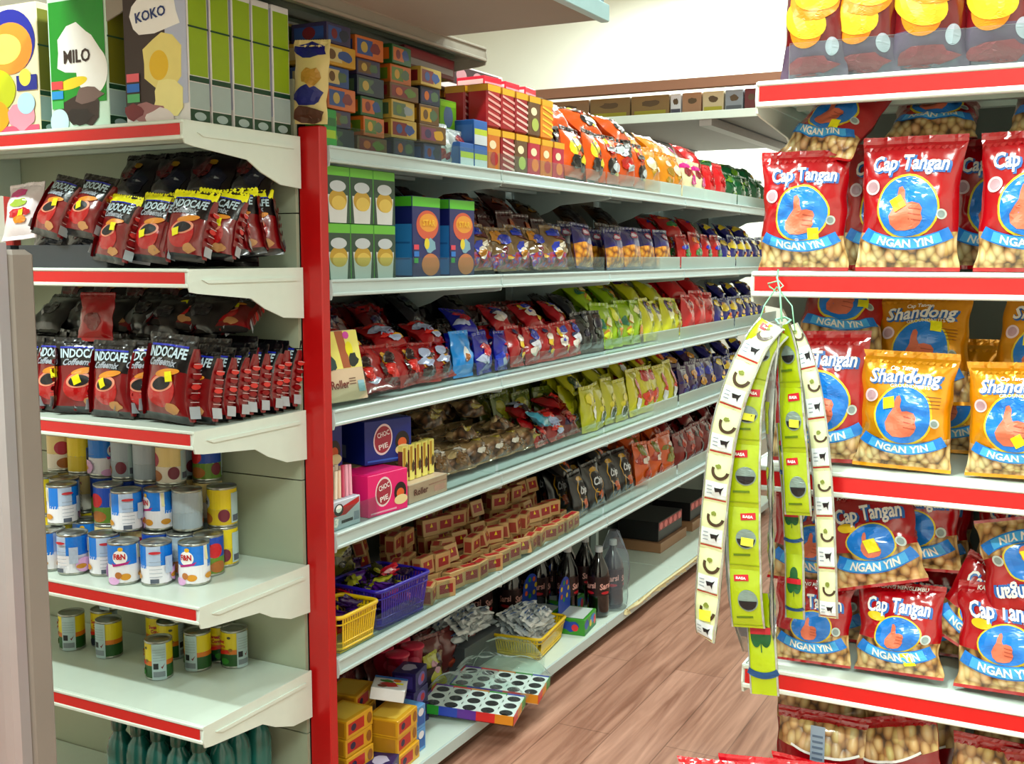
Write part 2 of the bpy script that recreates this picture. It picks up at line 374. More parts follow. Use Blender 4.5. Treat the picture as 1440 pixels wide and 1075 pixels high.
# overhead shelf of the first bay and the stock board lying on it
shelf_parts(A, -0.4, 0.80, 2.18, 0.42, mt('7f8a7c', 0.6, var=0.04), mt('a8a196', 0.5, var=0.04), None, (True, True))  # taupe lip colour has the backlit shade painted in
g = G(); g.box(-2.12, -1.20, 1.0, 2.80, 2.195, 2.215, mt('b3aaa0', 0.7, var=0.05, scale=6), 0.002)
o = tag(obj('stock_board', g), 'grey stock board with pale blue metal edge resting on the overhead shelf', 'board')
g = G(); g.box(-1.20, -1.175, 1.0, 2.815, 2.19, 2.235, mt('bfe0e6', 0.35, metal=0.2), 0.002); g.box(-1.2, -1.19, 1.0, 2.815, 2.29, 2.32, mt('bfe0e6', 0.35, metal=0.2))
for yy in (1.02, 1.9, 2.79): g.box(-1.198, -1.19, yy, yy + 0.02, 2.23, 2.3, mt('8fa9b4', 0.4, metal=0.3))
obj('metal_edge', g, o)
# R: the near unit full of peanuts
RX, RY = -0.502, 1.831
RZ = [1.832, 1.524, 1.198, 0.847, 0.50]
Rr = bpy.data.objects.new('near_gondola', None); COL.objects.link(Rr); Rr.location = (RX, RY, 0)
tag(Rr, 'white shelving unit with red price rails holding bags of peanuts', 'shelving')
for z in RZ: shelf_parts(Rr, 0, 1.0, z, 0.40, SHELFW, WHITE, RED)
g = G(); g.box(0, 1.0, -0.02, 0.40, 0.10, 0.125, SHELFW, 0.003); g.box(0, 1.0, 0.02, 0.04, 0, 0.10, SHELFW); obj('base_shelf', g, Rr)
back_panels(Rr, 0, 1.0, 0.402, 0.0, 2.1, mt('8d9590', 0.6, var=0.03), 0.33)
# far storage deck above the end of the aisle
deckm = mt('8c8680', 0.6, var=0.04, scale=5); D = bpy.data.objects.new('storage_rack', None); COL.objects.link(D); D.location = (-3.2, 6.05, 0)
tag(D, 'high storage rack with pale lip and brown top board at the aisle end', 'rack')
g = G(); g.box(0, 2.2, 0, 1.9, 2.335, 2.355, deckm); o = obj('deck', g, D)
g = G(); g.box(0, 2.2, -0.01, 0, 2.325, 2.37, WHITE, 0.002); obj('price_rail', g, o)
for xx in (0.5, 1.22, 2.12):
    g = G(); g.box(xx, xx + 0.07, 0.0, 1.9, 2.29, 2.335, mt('a39c98', 0.5)); g.box(xx + 0.085, xx + 0.09, 0.0, 1.9, 2.33, 2.336, INK); obj('beam', g, o)
g = G(); g.box(0, 2.2, 0, 0.06, 2.50, 2.555, mt('b08670', 0.7, var=0.05)); obj('top_board', g, D)  # brown stands in for shadow on the top, put into the colour
for xx in (0.0, 2.16):
    for yy in (0.86, 1.86):
        g = G(); g.box(xx, xx + 0.04, yy, yy + 0.04, 0, 2.335, mt('8a8a88', 0.5)); obj('post', g, D)
# cooler at the left edge
C = bpy.data.objects.new('display_cooler', None); COL.objects.link(C); C.location = (-1.442, 1.1, 0)
tag(C, 'silver framed display cooler with glass door standing before the can shelves', 'cooler')
g = G(); cx = mt('9a928c', 0.45, metal=0.3, scale=6); g.box(-0.62, 0.0, 0.03, 0.08, 0.0, 1.58, cx, 0.008); g.box(-0.62, 0, 0.0, 0.06, 0, 0.74, cx, 0.008); obj('cabinet', g, C)
g = G(); stl = STEEL
prof = [(-0.072, 0.028), (-0.072, -0.004), (-0.066, -0.014), (-0.052, -0.018), (-0.040, -0.014), (-0.034, -0.006), (-0.018, -0.004), (-0.004, 0.0), (0.0, 0.01), (0.0, 0.028)]
g.prism(prof, 0.74, 1.59, stl, 'z'); g.box(-0.62, -0.06, -0.016, 0.028, 0.74, 0.80, stl, 0.012); g.box(-0.62, -0.06, -0.012, 0.028, 1.53, 1.59, stl, 0.012)
g.tube([(-0.075, -0.004, 0.86), (-0.078, -0.004, 0.83), (-0.09, -0.004, 0.81), (-0.12, -0.004, 0.8), (-0.5, -0.004, 0.8)], 0.014, stl, 10)
do = obj('door', g, C)
g = G(); g.box(-0.6, -0.07, 0.004, 0.008, 0.8, 1.53, clear('cooler_glass', 'd8e4e6', 0.12)); obj('door_glass', g, do)
g = G(); g.box(-0.5, -0.10, 0.012, 0.027, 0.82, 1.26, mt('d79a1c', 0.6, var=0.2, scale=14), 0.01)
tag(obj('drink_carton', g, None, (-1.442, 1.1, 0)), 'orange yellow carton behind the cooler glass', 'carton')

# ------------------------------------------------------------------ kinds of goods
CREAMW = mt('f4f2ec', 0.4, var=0.02); BLUE = foil('1f8fe0'); SKIN = mt('e0876a', 0.45, var=0.06); LBLUE = mt('7fc9ee', 0.4, var=0.04); DBLUE = foil('1a2f8f')
OUTL = mt('3d7fc4', 0.4); DRED = foil('8e0d1a', 0.28); BRED = foil('b80d22', 0.2, .8, .6); GOLD = mt('f0b014', 0.2, 0.45, 0.8, 0.15, 0.7, 18.0); BLACKF = foil('15151b', 0.28); GREYF = mt('b9bec4', 0.4)
HAND = [(-.55, -.5), (-.62, -.2), (-.48, .08), (-.33, .3), (-.3, .58), (-.24, .82), (-.12, .86), (-.03, .7), (-.03, .42), (.05, .24), (.25, .28), (.52, .22), (.62, .06), (.58, -.12), (.63, -.3), (.55, -.5), (.4, -.66), (.05, -.74), (-.3, -.72)]
def hand(g, cx, cz, s, mp, off=0.0031, rot=0.0, mat_=None):
    P = [(x * math.cos(rot) - z * math.sin(rot), x * math.sin(rot) + z * math.cos(rot)) for x, z in HAND]
    g.decal([(cx + x * s, cz + z * s) for x, z in P], mat_ or SKIN, mp, off)
    dk = mt('b85f48', 0.5)
    for k in range(3):
        a = (.12, .04 - .2 * k); b_ = (.58, 0.0 - .2 * k); q = [(a[0], a[1]), (b_[0], b_[1]), (b_[0], b_[1] + .03), (a[0], a[1] + .04)]
        q = [(x * math.cos(rot) - z * math.sin(rot), x * math.sin(rot) + z * math.cos(rot)) for x, z in q]
        g.decal([(cx + x * s, cz + z * s) for x, z in q], dk, mp, off + 0.0005)
def sticker(mp, cx, cz, w_=0.022, h_=0.022, a=0.1, m_=None, off=0.0046):
    g = G(); g.decal(rrect(cx, cz, w_, h_, a), m_ or YEL, mp, off, 0.012); return g
def tangan(seed, w=0.172, h=0.232, t=0.07, gold=False, st=(0.0, 0.0, 0.1), small=False):
    S = bag_surface(w, h, t, seed, 0.06, 0.16); mp = bag_map(S, w, h); g = G(); base = GOLD if gold else BRED
    lo = 0.30 if not small else 0.40
    bag_grid(g, S, [(lambda u: 0.03, base), (lambda u: lo - 0.05 * math.sin(PI * u), PEANUT), (lambda u: 1.0, base)], 26, 36, DRED if not gold else GOLD)
    R = w * (0.30 if not small else 0.27); cz = h * (0.47 if not small else 0.44)
    rz = R if not small else R * 0.72
    g.decal(ell(0, cz, R * 1.07, rz * 1.08), mt('e8d23c', 0.4), mp, 0.0012); g.decal(ell(0, cz, R, rz), BLUE, mp, 0.0022)
    hand(g, -0.004, cz - 0.006, R * (0.92 if not small else 0.66), mp)
    # banner and its words
    Rb = w * 0.80; cb = cz - rz * 1.02 + Rb
    g.decal(arcband(0, cb, Rb, 0.021, PI * 1.5 - 0.54, PI * 1.5 + 0.54), BLUE, mp, 0.0036, 0.01)
    g.decal(arcband(0, cb, Rb + 0.002, 0.017, PI * 1.5 - 0.42, PI * 1.5 + 0.42), mt('5fbcf0', 0.4), mp, 0.0045, 0.01)
    g.text('NGAN YIN', 0.018, 0, cb - Rb - 0.0105, CREAMW, mp, 0.0056, bold=0.03, arc=1.0 / (Rb + 0.012), width=w * 0.56)
    ty = h * (0.79 if not small else 0.74)
    word = 'Shandong' if gold else 'Cap Tangan'
    g.text(word, 0.036, 0.003, ty, OUTL, mp, 0.0016, bold=0.06, width=w * 0.78, shear=0.15)
    g.text(word, 0.036, 0.0, ty + 0.002, CREAMW, mp, 0.0030, bold=0.025, width=w * 0.76, shear=0.15)
    if gold:
        g.text('GROUNDNUTS', 0.010, 0.01, h * 0.715, CREAMW, mp, 0.003, bold=0.01, width=w * 0.42); g.text('Cap Tangan', 0.011, -0.005, h * 0.86, CREAMW, mp, 0.003, bold=0.03)
        for k in range(4): g.decal(rrect(0.055, h * (0.64 - 0.03 * k), 0.03, 0.0015), mt('8a5410'), mp, 0.002)
    g.decal(ell(w * 0.34, h * 0.42, 0.009), mt('cfd8d2', 0.4), mp, 0.0022); g.decal(ell(w * 0.34, h * 0.42, 0.006), mt('9aa8a6', 0.4), mp, 0.0030)
    if not small: g.decal(ell(-w * 0.37, h * 0.63, 0.013), mt('e9d6da', 0.4), mp, 0.0022); g.decal(ell(-w * 0.37, h * 0.63, 0.009), mt('c8a9b2', 0.4), mp, 0.0030)
    else: g.decal(ell(-w * 0.27, h * 0.62, 0.017, 0.008, a=-0.2), mt('e2c322', 0.4), mp, 0.0024)
    parts = [('top_seal', seal_strip(S, w, h, 0.90, 0.995, BRED if not gold else GOLD, 'KACANG MENGLEMBU' if small else None, CREAMW), None)]
    if st: parts.append(('price_sticker', sticker(mp, st[0], st[1], a=st[2]), 'yellow price sticker'))
    return Kind('peanut_bag', 'peanut bag', g, parts, t, w, h)
def snack(seed, w, h, t, base, blobs, lowm=None, low=0.0, name='snack_bag', cat='snack bag', txt=None, cup=False, topm=None, st=False, film=False, wr=1.2):
    """generic crisp, sweet or biscuit bag: printed foil with big shapes, optional see-through lower part"""
    rnd = random.Random(seed); S = bag_surface(w, h, t, seed * 1.37, 0.08, 0.12, wr); mp = bag_map(S, w, h); g = G()
    z = [(lambda u: 0.07, topm or base)] if (lowm is None) else [(lambda u: 0.05, topm or base), (lambda u: low + 0.02 * math.sin(6 * u), lowm)]
    z += [(lambda u: 1.0, base)]; bag_grid(g, S, z, 10, 14)
    for k, (c, cx_, cz_, rx, rz_) in enumerate(blobs): g.decal(blob(cx_ * w, cz_ * h, rx * w, rz_ * h, rnd), c, mp, 0.0014 + 0.0008 * k, 0.016)
    if txt: g.text(txt[0], txt[1], 0, txt[2] * h, txt[3], mp, 0.0035, bold=0.03, width=w * txt[4], shear=0.2)
    parts = [('top_seal', seal_strip(S, w, h, 0.915, 0.995, topm or base), None)]
    if st: parts.append(('price_sticker', sticker(mp, rnd.uniform(-.2, .2) * w, rnd.uniform(.35, .6) * h, 0.018, 0.018), 'yellow price sticker'))
    return Kind(name, cat, g, parts, t, w, h)
def coffee(seed, st, yellow_top=False, w=0.145, h=0.19, t=0.05):
    S = bag_surface(w, h, t, seed, 0.05, 0.05, 0.8); mp = bag_map(S, w, h); g = G(); redc = foil('c3131f', 0.25)
    bag_grid(g, S, [(lambda u: 0.09, BLACKF), (lambda u: 0.62 + 0.03 * math.sin(5 * u), DRED), (lambda u: 1.0, BLACKF)], 14, 20)
    g.decal(ell(-0.005, h * 0.36, w * 0.30, h * 0.20), redc, mp, 0.0012); g.decal(ell(-0.004, h * 0.44, w * 0.25, h * 0.10, a=0.15), mt('e9a58c', 0.4), mp, 0.002)
    g.decal(ell(-0.004, h * 0.435, w * 0.20, h * 0.075, a=0.15), INK, mp, 0.0028); g.decal(ell(w * 0.08, h * 0.57, w * 0.26, h * 0.04, a=0.2), mt('e6a23a', 0.4), mp, 0.003)
    g.decal(blob(w * 0.2, h * 0.16, w * 0.16, h * 0.07, random.Random(seed)), mt('c79a6a', 0.5), mp, 0.002)
    g.text('INDOCAFE', 0.030, 0, h * (0.79 if yellow_top else 0.80), mt('cfe3ee', 0.4), mp, 0.0026, bold=0.03, width=w * 0.82, shear=0.1)
    g.text('Coffeemix', 0.022, -0.006, h * 0.685, mt('b4bcc8', 0.4), mp, 0.0026, bold=0.03, width=w * 0.62, shear=0.3)
    g.decal(rrect(0, h * 0.875, w * 0.8, h * 0.022), foil('3344c0'), mp, 0.0018)
    parts = [('top_seal', seal_strip(S, w, h, 0.87 if yellow_top else 0.90, 0.995, YEL if yellow_top else BLACKF), 'bright yellow top seal' if yellow_top else None)]
    # gusset: side strips with red print and the grey square near the bottom
    for sd in (1, -1):
        q = G()
        def sm(z, y, o): p = S(1.0 if sd > 0 else 0.0, min(.99, z / h), 1); return (p[0] + sd * o, y, z)
        vs = []; fs = []; n = 10
        for i in range(n + 1):
            zz = h * (0.04 + 0.82 * i / n); wd = t * 0.40 * math.sin(PI * (0.06 + 0.88 * i / n)) ** 0.5
            vs += [sm(zz, -wd, 0.0), sm(zz, 0, 0.004 * (1 if i % 2 else 0.5) + 0.004), sm(zz, wd, 0.0)]
        for i in range(n): fs += [(3 * i, 3 * i + 1, 3 * i + 4, 3 * i + 3), (3 * i + 1, 3 * i + 2, 3 * i + 5, 3 * i + 4)]
        q.add(vs, fs, DRED, True)
        def sp(y, z, o): return (lambda p: (p[0] + sd * (0.009 + o), y, p[2]))(S(1.0 if sd > 0 else 0.0, min(.99, z / h), 1))
        q.decal(rect(-t * 0.3, t * 0.3, h * 0.08, h * 0.22), GREYF, sp, 0.001)
        for k in range(4): q.decal(ell(0.0, h * (0.33 + 0.12 * k), t * 0.27, h * 0.035, 12), mt('d8504a' if k % 2 else '9a1d24', 0.35), sp, 0.001)
        for k in range(5): q.decal(rrect(0, h * (0.27 + 0.11 * k), t * 0.5, 0.0016), mt('d9c6c8', 0.4), sp, 0.002)
        parts.append(('gusset', q, 'dark red gusset with grey square'))
    if st: parts.append(('price_sticker', sticker(mp, st[0], st[1], a=st[2]), 'yellow price sticker'))
    return Kind('coffee_bag', 'coffee bag', g, parts, t, w, h)
def box_maps(w, d, h):
    return {'f': lambda x, z, o: (x, -d / 2 - o, z), 'r': lambda x, z, o: (w / 2 + o, x, z), 'l': lambda x, z, o: (-w / 2 - o, -x, z), 't': lambda x, z, o: (x, z, h + o)}
def carton(w, d, h, base, prints=(), name='carton', cat='carton', texts=(), flap=True, bev=0.0015):
    """prints: (face, polygon, material); texts: (face, string, size, cx, cz, material, width, extra)"""
    g = G(); g.box(-w / 2, w / 2, -d / 2, d / 2, 0, h, base, bev); M = box_maps(w, d, h)
    for k, (f, p, m_) in enumerate(prints): g.decal(p, m_, M[f], 0.0003 + 0.00018 * k, 1.0)
    for f, st, sz, cx_, cz_, m_, wd, ex in texts: g.text(st, sz, cx_, cz_, m_, M[f], 0.003, bold=0.025, width=wd, **ex)
    q = G()
    if flap: q.box(-w * 0.46, w * 0.46, -d * 0.42, d * 0.02, h + 0.0002, h + 0.0012, base); return Kind(name, cat, g, [('lid_flap', q, None)], d, w, h)
    return Kind(name, cat, g, [], d, w, h)
def can(r, h, bands, prints, name='milk_can', cat='can', texts=(), lid=TINPLATE):
    """bands: (z0, z1, a0, a1, material) fractions/angles round the can; angle 0 is the front"""
    g = G(); g.lathe([(r * 0.97, 0.0), (r * 1.02, 0.001), (r * 1.02, 0.004), (r, 0.006), (r, h - 0.006)], TINPLATE, 28)
    mp = lambda x, z, o: ((r + 0.0004 + o) * math.sin(x / r), -(r + 0.0004 + o) * math.cos(x / r), z)
    q = G()
    for z0, z1, a0, a1, m_ in bands: q.decal(rect(a0 * r, a1 * r, 0.006 + z0 * (h - 0.012), 0.006 + z1 * (h - 0.012)), m_, mp, 0.0, 0.012)
    for k, (p, m_) in enumerate(prints): q.decal([(x, z * h) for x, z in p], m_, mp, 0.0005 + 0.0003 * k, 0.01)
    for st, sz, cx_, cz_, m_, wd in texts: q.text(st, sz, cx_, cz_ * h, m_, mp, 0.003, bold=0.04, width=wd)
    t = G(); t.lathe([(r, h - 0.006), (r * 1.02, h - 0.004), (r * 1.02, h), (r * 0.98, h), (r * 0.96, h - 0.003), (r * 0.7, h - 0.0035), (r * 0.66, h - 0.0028), (0.0001, h - 0.003)], lid, 28)
    return Kind(name, cat, g, [('paper_label', q, None), ('lid', t, None)], 2 * r, 2 * r, h)

# ------------------------------------------------------------------ end unit, top shelf: cereal cartons
zt = LZ[0] + 0.0195
GRN = card('1ea534'); DGRN = card('0f5a3a'); LIME = card('a9c81a'); OLIVE = card('8a8a1c'); PALE = card('bcd0d2'); BROWNC = card('4a342f'); WH = card('fdfefb')
def bars(w, h, y0, n, m_): return [('f', rect(-w * 0.46 + 0.0, -w * 0.26, y0 + k * 0.022, y0 + 0.018 + k * 0.022), m_[k % len(m_)]) for k in range(n)]
def cereal(prints, texts, base, side): 
    w_, d_, h_ = 0.188, 0.062, 0.30
    pr = [('r', rect(-d_ / 2 + .003, d_ / 2 - .003, 0.10, 0.285), side), ('r', rect(-d_ / 2 + .001, d_ / 2 - .001, 0.0, 0.028), DGRN), ('r', rect(-d_ / 2 + .001, d_ / 2 - .001, 0.03, 0.085), PALE), ('r', rect(-d_ / 2 + .001, d_ / 2 - .001, 0.087, 0.098), DGRN), ('r', ell(0, 0.014, 0.018, 0.009), PALE), ('r', rect(-d_/2, d_/2, 0.2, 0.204), DGRN)]
    return carton(w_, d_, h_, base, pr + prints, 'cereal_box', 'cereal box', texts)
r3 = random.Random(5)
hoops = cereal([('f', ell(0, .215, .088, .075), card('2433a8')), ('f', ell(0, .2, .078, .06), card('f0a040')), ('f', ell(-.02, .20, .06, .035), card('ffe27a')), ('f', rect(-.09, .09, 0.0, .02), card('e86a8a')), ('f', ell(-.055, .105, .07, .05), card('c9cf10')), ('f', ell(-.07, .045, .06, .04), card('ffb000')), ('f', blob(.03, .04, .05, .035, r3), card('e8a5b8')), ('f', rect(.02, .09, .10, .135), card('26349c')), ('f', ell(.05, .13, .02), card('f2e86a')), ('f', ell(.05, .07, .03, .025), card('bfe0f4'))], [], card('f2e8c8'), OLIVE)
choco = cereal([('f', rect(-.088, .088, .06, .29), GRN), ('f', blob(.0, .175, .078, .062, r3), WH), ('f', ell(0.045, .13, .05, .055), WH), ('f', ell(-.02, .105, .05, .012, a=.15), card('f3dc3a')), ('f', blob(.01, .045, .075, .042, r3), BROWNC), ('f', ell(-.065, .02, .03, .03), card('cfe6ee')), ('f', blob(.03, .075, .05, .02, r3), card('8c7570')), ('f', blob(.0, .03, .05, .02, r3), card('33221f'))] + bars(.188, .3, .05, 3, [card('58c06a'), card('2fa3e0'), card('ea5a5e')]), [('f', 'MILO', .040, 0.0, .165, BROWNC, .085, {})], card('d8f0e2'), OLIVE)
koko = cereal([('f', rect(-.092, .03, .04, .29), BROWNC), ('f', rect(.03, .092, .04, .29), card('c8d0e6')), ('f', blob(.0, .235, .085, .05, r3), WH), ('f', blob(.02, .13, .065, .065, r3), card('f4e89a')), ('f', ell(.01, .125, .028, .032), card('f2cf2a')), ('f', blob(.035, .05, .05, .045, r3), card('fbf3b0')), ('f', blob(-.03, .025, .06, .025, r3), card('b7868a')), ('f', blob(.01, .015, .05, .02, r3), card('efe6e8')), ('f', blob(-.07, .03, .03, .02, r3), card('8a2a3a'))] + bars(.188, .3, .05, 3, [card('6cc489'), card('2a86dc'), card('f07a86')]), [('f', 'KOKO', .030, -.01, .235, card('2a4a8c'), .09, {'rot': .12})], card('efeef0'), LIME)
GRP = 'cereal boxes on the top shelf of the end unit'
hoops.put((-2.300, 1.868, zt), 0, label='cereal box with yellow and orange fruit shapes, beside the silver frame side', group=GRP)
choco.put((-2.075, 1.868, zt), 0, label='green cereal box reading MILO with dark chocolate balls', group=GRP)
koko.put((-1.835, 1.868, zt), 0, label='brown and cream cereal box nearest the end bracket, front one', group=GRP)
for k in range(4):
    koko.put((-1.836 + 0.002 * (k % 2), 1.938 + 0.069 * k, zt), 0, label='lime sided cereal box, %s behind the front cream cereal box' % nth(k), group=GRP)
for k in range(2): choco.put((-2.075, 1.94 + 0.07 * k, zt), 0, label='green cereal box standing %s behind the one reading MILO' % nth(k), group=GRP)
for k in range(2): hoops.put((-2.300, 1.94 + 0.07 * k, zt), 0, label='fruit pattern cereal box standing %s behind the front one' % nth(k), group=GRP)
# bag of choco puffs hanging in the gap by the red post
k_ = snack(3, .10, .20, .035, card('e9d9a0'), [(card('20268c'), 0, .88, .5, .1), (card('20268c'), 0, .32, .5, .13), (card('caa04a'), .1, .55, .3, .12), (card('6d4630'), 0, .1, .5, .12)], name='biscuit_bag', cat='biscuit bag')
k_.put((-1.705, 2.205, 1.886), 0.1, -0.03, 0.05, 'navy and cream biscuit bag leaning above the red post')
# ------------------------------------------------------------------ end unit, second shelf: coffee and sweets
zt = LZ[1] + 0.0195; GR2 = 'coffee bags on the second shelf of the end unit'
cof = [coffee(1.3, (0.02, 0.10, 0.2)), coffee(4.1, (-0.01, 0.085, 0.4)), coffee(7.7, None)]
cofy = [coffee(2.2, (0.02, 0.095, 0.1), True), coffee(9.4, (-0.02, 0.07, 0.3), True)]
dark = snack(21, .15, .16, .05, foil('2c1c22'), [(foil('6d1f24'), -.1, .6, .25, .2), (foil('2a2f4a'), .2, .4, .2, .2), (foil('b08a2a'), .1, .7, .08, .06)], wr=2)
tray = carton(.30, .20, .055, card('4c4f56'), name='stock_carton', cat='carton', flap=False)
tray.put((-2.19, 1.965, zt), label='dark grey flat carton under the leaning coffee bags'); 
tray.put((-2.52, 1.965, zt), label='dark grey flat carton behind the silver cooler frame')
pink = snack(31, .11, .15, .04, foil('f3e9ee'), [(foil('e0509a'), -.1, .8, .3, .1), (foil('b5cf5a'), .0, .6, .3, .08), (foil('d8253a'), .0, .42, .35, .1), (foil('f0a020'), .1, .3, .2, .08)], name='wafer_bag', cat='wafer bag', st=True)
pink.put((-2.34, 1.87, zt + .056), 0.1, -0.35, -.1, 'pink and white wafer bag leaning beside the dark grey carton', None)
pink.put((-1.985, 1.90, zt), -.1, -0.3, .1, 'pink and white wafer bag squeezed between yellow topped coffee bags', None)
cof[0].put((-2.235, 1.855, zt + .056), -.1, -0.42, 0.18, 'black and red coffee bag on the dark carton, nearest the cooler', GR2, .84)
cof[1].put((-2.13, 1.86, zt + .056), 0.0, -0.42, 0.16, 'black and red coffee bag on the dark carton, beside the yellow topped bag', GR2, .84)
sp = [(-2.02, 1.85, -.12, .12, 0), (-1.905, 1.86, .0, .1, 1), (-1.86, 1.90, .1, .08, 0), (-1.805, 1.862, .1, .10, 1), (-1.775, 1.915, .3, .14, 0), (-1.765, 1.95, .5, -.12, 1), (-1.755, 2.0, .65, -.14, 0), (-1.75, 2.055, .8, -.1, 1)]
for i, (x, y, rz, ro, kk) in enumerate(sp):
    cofy[kk].put((x, y, zt + .002 * i), rz, -0.30, ro, 'coffee bag with bright yellow top seal, %s counting toward the red post' % nth(i), GR2, .86)
for i in range(6): dark.put((-2.46 + .125 * i, 2.06, zt + (.0 if i > 3 else .0)), .05 * (i % 3), -.15, 0, 'dark brown sweet bag, %s of the rear row behind the coffee' % nth(i), 'dark sweet bags behind the coffee')
for i in range(4): dark.put((-2.22 + .13 * i, 2.10, zt + .14), .1 * (i % 3) - .1, -.5, 0, 'dark brown sweet bag lying on the rear row, %s from the cooler' % nth(i), 'dark sweet bags behind the coffee')
# ------------------------------------------------------------------ third shelf: black coffee bags
zt = LZ[2] + 0.0195; GR3 = 'coffee bags on the third shelf of the end unit'
fr = [(-2.35, 1.868, -.1, 0, 2), (-2.245, 1.870, .05, 0.02, 0), (-2.155, 1.878, .5, .03, 1), (-2.045, 1.868, .0, .0, 1), (-1.955, 1.888, .35, .03, 2), (-1.862, 1.862, -.05, .05, 0)]
for i, (x, y, rz, ro, kk) in enumerate(fr): cof[kk].put((x, y, zt), rz, -0.10, ro, 'black coffee bag facing out, %s from the cooler on the third shelf' % nth(i), GR3, .96 if i != 5 else 1.06)
for i in range(8): cof[i % 3].put((-1.812 + .004 * (i % 3), 1.895 + .040 * i, zt), -.12 + .06 * (i % 3), -0.16 - .02 * (i % 2), 0, 'black coffee bag seen from its gusset, %s in file behind the front bag' % nth(i), GR3, .92 - .015 * (i % 3))
for r in range(2):
    for i in range(5): cof[(i + r) % 3].put((-2.38 + .135 * i, 1.955 + .09 * r, zt), .1 * (i % 3) - .1, -0.12, 0, 'black coffee bag, %s from the cooler in the %s row behind' % (nth(i), 'first' if r == 0 else 'last'), GR3, 1.0)
for i, (x, y, rz, ro) in enumerate([(-1.96, 1.975, .4, .3), (-1.90, 2.0, .2, .2), (-1.83, 2.0, .2, -.15), (-2.18, 1.98, .1, .1)]):
    cof[(i + 1) % 3].put((x, y, zt + .17), rz, -1.15, ro, 'black coffee bag lying on top of the standing ones, %s' % ['next to the back', 'red side showing', 'by the bracket', 'in the shade'][i], GR3, .95)
blackb = snack(43, .13, .13, .045, BLACKF, [(foil('2c2c38'), 0, .5, .3, .2), (foil('4a3a1c'), .1, .6, .06, .05)], name='black_bag', cat='sweet bag', wr=2)
redpack = snack(41, .10, .12, .03, foil('a5121c'), [(foil('7d0c14'), 0, .4, .3, .2)], name='red_packet', cat='packet')
redpack.put((-2.13, 1.90, zt + .175), .2, -.2, 0, 'plain red packet standing up in the dark behind coffee bags')
for i in range(6): blackb.put((-2.40 + .10 * i, 1.97 + .02 * (i % 2), zt + .172), .1 * (i % 3) - .1, -.75, .1 * (i % 2), 'black bag piled on the standing coffee bags, %s from the cooler' % nth(i), 'black bags piled over the coffee')
for i in range(5): dark.put((-2.42 + .12 * i, 2.09, zt + .185), .1, -.35, 0, 'dark sweet bag stuffed at the back above coffee, %s from the cooler' % nth(i), 'dark bags at the back of the third shelf')
# ------------------------------------------------------------------ fourth shelf: milk cans
zt = LZ[3] + 0.0195; r_, h_ = 0.0365, 0.102
CB = card('1590e6'); LB = card('c5d5ec'); MAG = card('c4278e'); LPK = card('eec0ea')
def fn_can():
    P = PI
    pr = [([(-.5 * r_, .42), (1.0 * r_, .42), (1.0 * r_, .5), (.2 * r_, .56), (-.5 * r_, .62)], WH)]
    pr = [(ell(0.0, .66, .0175, .17), WH), (ell(0.002, .86, .006, .05), card('f0c020')), ([(-.017, .44), (.018, .50), (.024, .58), (.016, .55), (-.014, .50), (-.02, .53)], MAG), (ell(.012, .20, .012, .08), card('e0a52a')), (ell(-.004, .24, .008, .08), card('c8874a')), (ell(-.018, .10, .016, .09), LPK), ([(r_ * 1.25, .6), (r_ * 1.45, .6), (r_ * 1.35, .93), (r_ * 1.2, .93)], card('f2ecc0')), (ell(r_ * 1.5, .22, .012, .07), card('d9a23a'))]
    for k in range(5): pr.append((rect(r_ * 2.45, r_ * 3.2, .22 + .09 * k, .23 + .09 * k), card('9aa3b8')))
    pr += [(rect(r_ * 2.5, r_ * 3.0, .08, .18), card('6a7080')), (ell(r_ * 2.8, .8, .013, .035), card('d23a4a')), (ell(-r_ * 2.0, .25, .02, .18), LPK), (ell(-r_ * 2.2, .22, .012, .06), card('d9a23a')), (rect(-r_ * 2.9, -r_ * 2.4, .3, .7), card('c5cfe0'))]
    for k in range(4): pr.append((rect(-r_ * 1.9, -r_ * 1.3, .35 + .08 * k, .355 + .08 * k), card('a8b0c4')))
    return can(r_, h_, [(0, .48, -P, P, card('f2f0f6')), (.48, 1, -P, 1.15, CB), (.48, 1, 1.15, 1.45, card('f2f0f6')), (.4, 1, 1.45, 2.2, CB), (.48, 1, 2.2, P, LB)], pr, 'milk_can', 'milk can', [('F&N', .018, 0, .69, card('c8102a'), .026)])
def plain_can(c1, c2, c3, st=None, sc_=None, nm='milk_can', ct='milk can', rr=r_, hh=h_):
    pr = [(ell(0, .62, rr * .55, .18), c3), (ell(rr * .2, .22, rr * .6, .14), card('b87a3a')), (ell(rr * 1.6, .3, rr * .4, .16), card('8a2f4a')), (rect(rr * 2.1, rr * 2.9, .1, .85), PALE), (rect(rr * 2.2, rr * 2.8, .14, .3), card('6a7080'))]
    return can(rr, hh, [(0, .45, -PI, PI, c2), (.45, 1, -PI, PI, c1)], pr, nm, ct, [(st, .014, 0, .62, sc_, rr * .9)] if st else [])
fn = fn_can()
gold = plain_can(card('ecd81e'), card('ddc62a'), card('d9dfe6'), 'GOLD COIN', card('3a4a6a')); gold_parts = gold
blu = plain_can(card('1c5fc0'), card('7aa03a'), card('d82a3a')); cream_ = plain_can(card('f0dca0'), card('efe8dc'), card('c03a5a')); silv = plain_can(card('b9c6cf'), card('aebbc4'), card('c8d4da'))
GR4 = 'milk cans on the fourth shelf of the end unit'
F = [(-2.285, 1.868, -.9, 'n'), (-2.203, 1.870, 2.75, 'n'), (-2.13, 1.905, -.95, 'n'), (-2.030, 1.880, .62, 'n'), (-1.952, 1.905, 2.0, 'x'), (-1.868, 1.950, .35, 'n')]
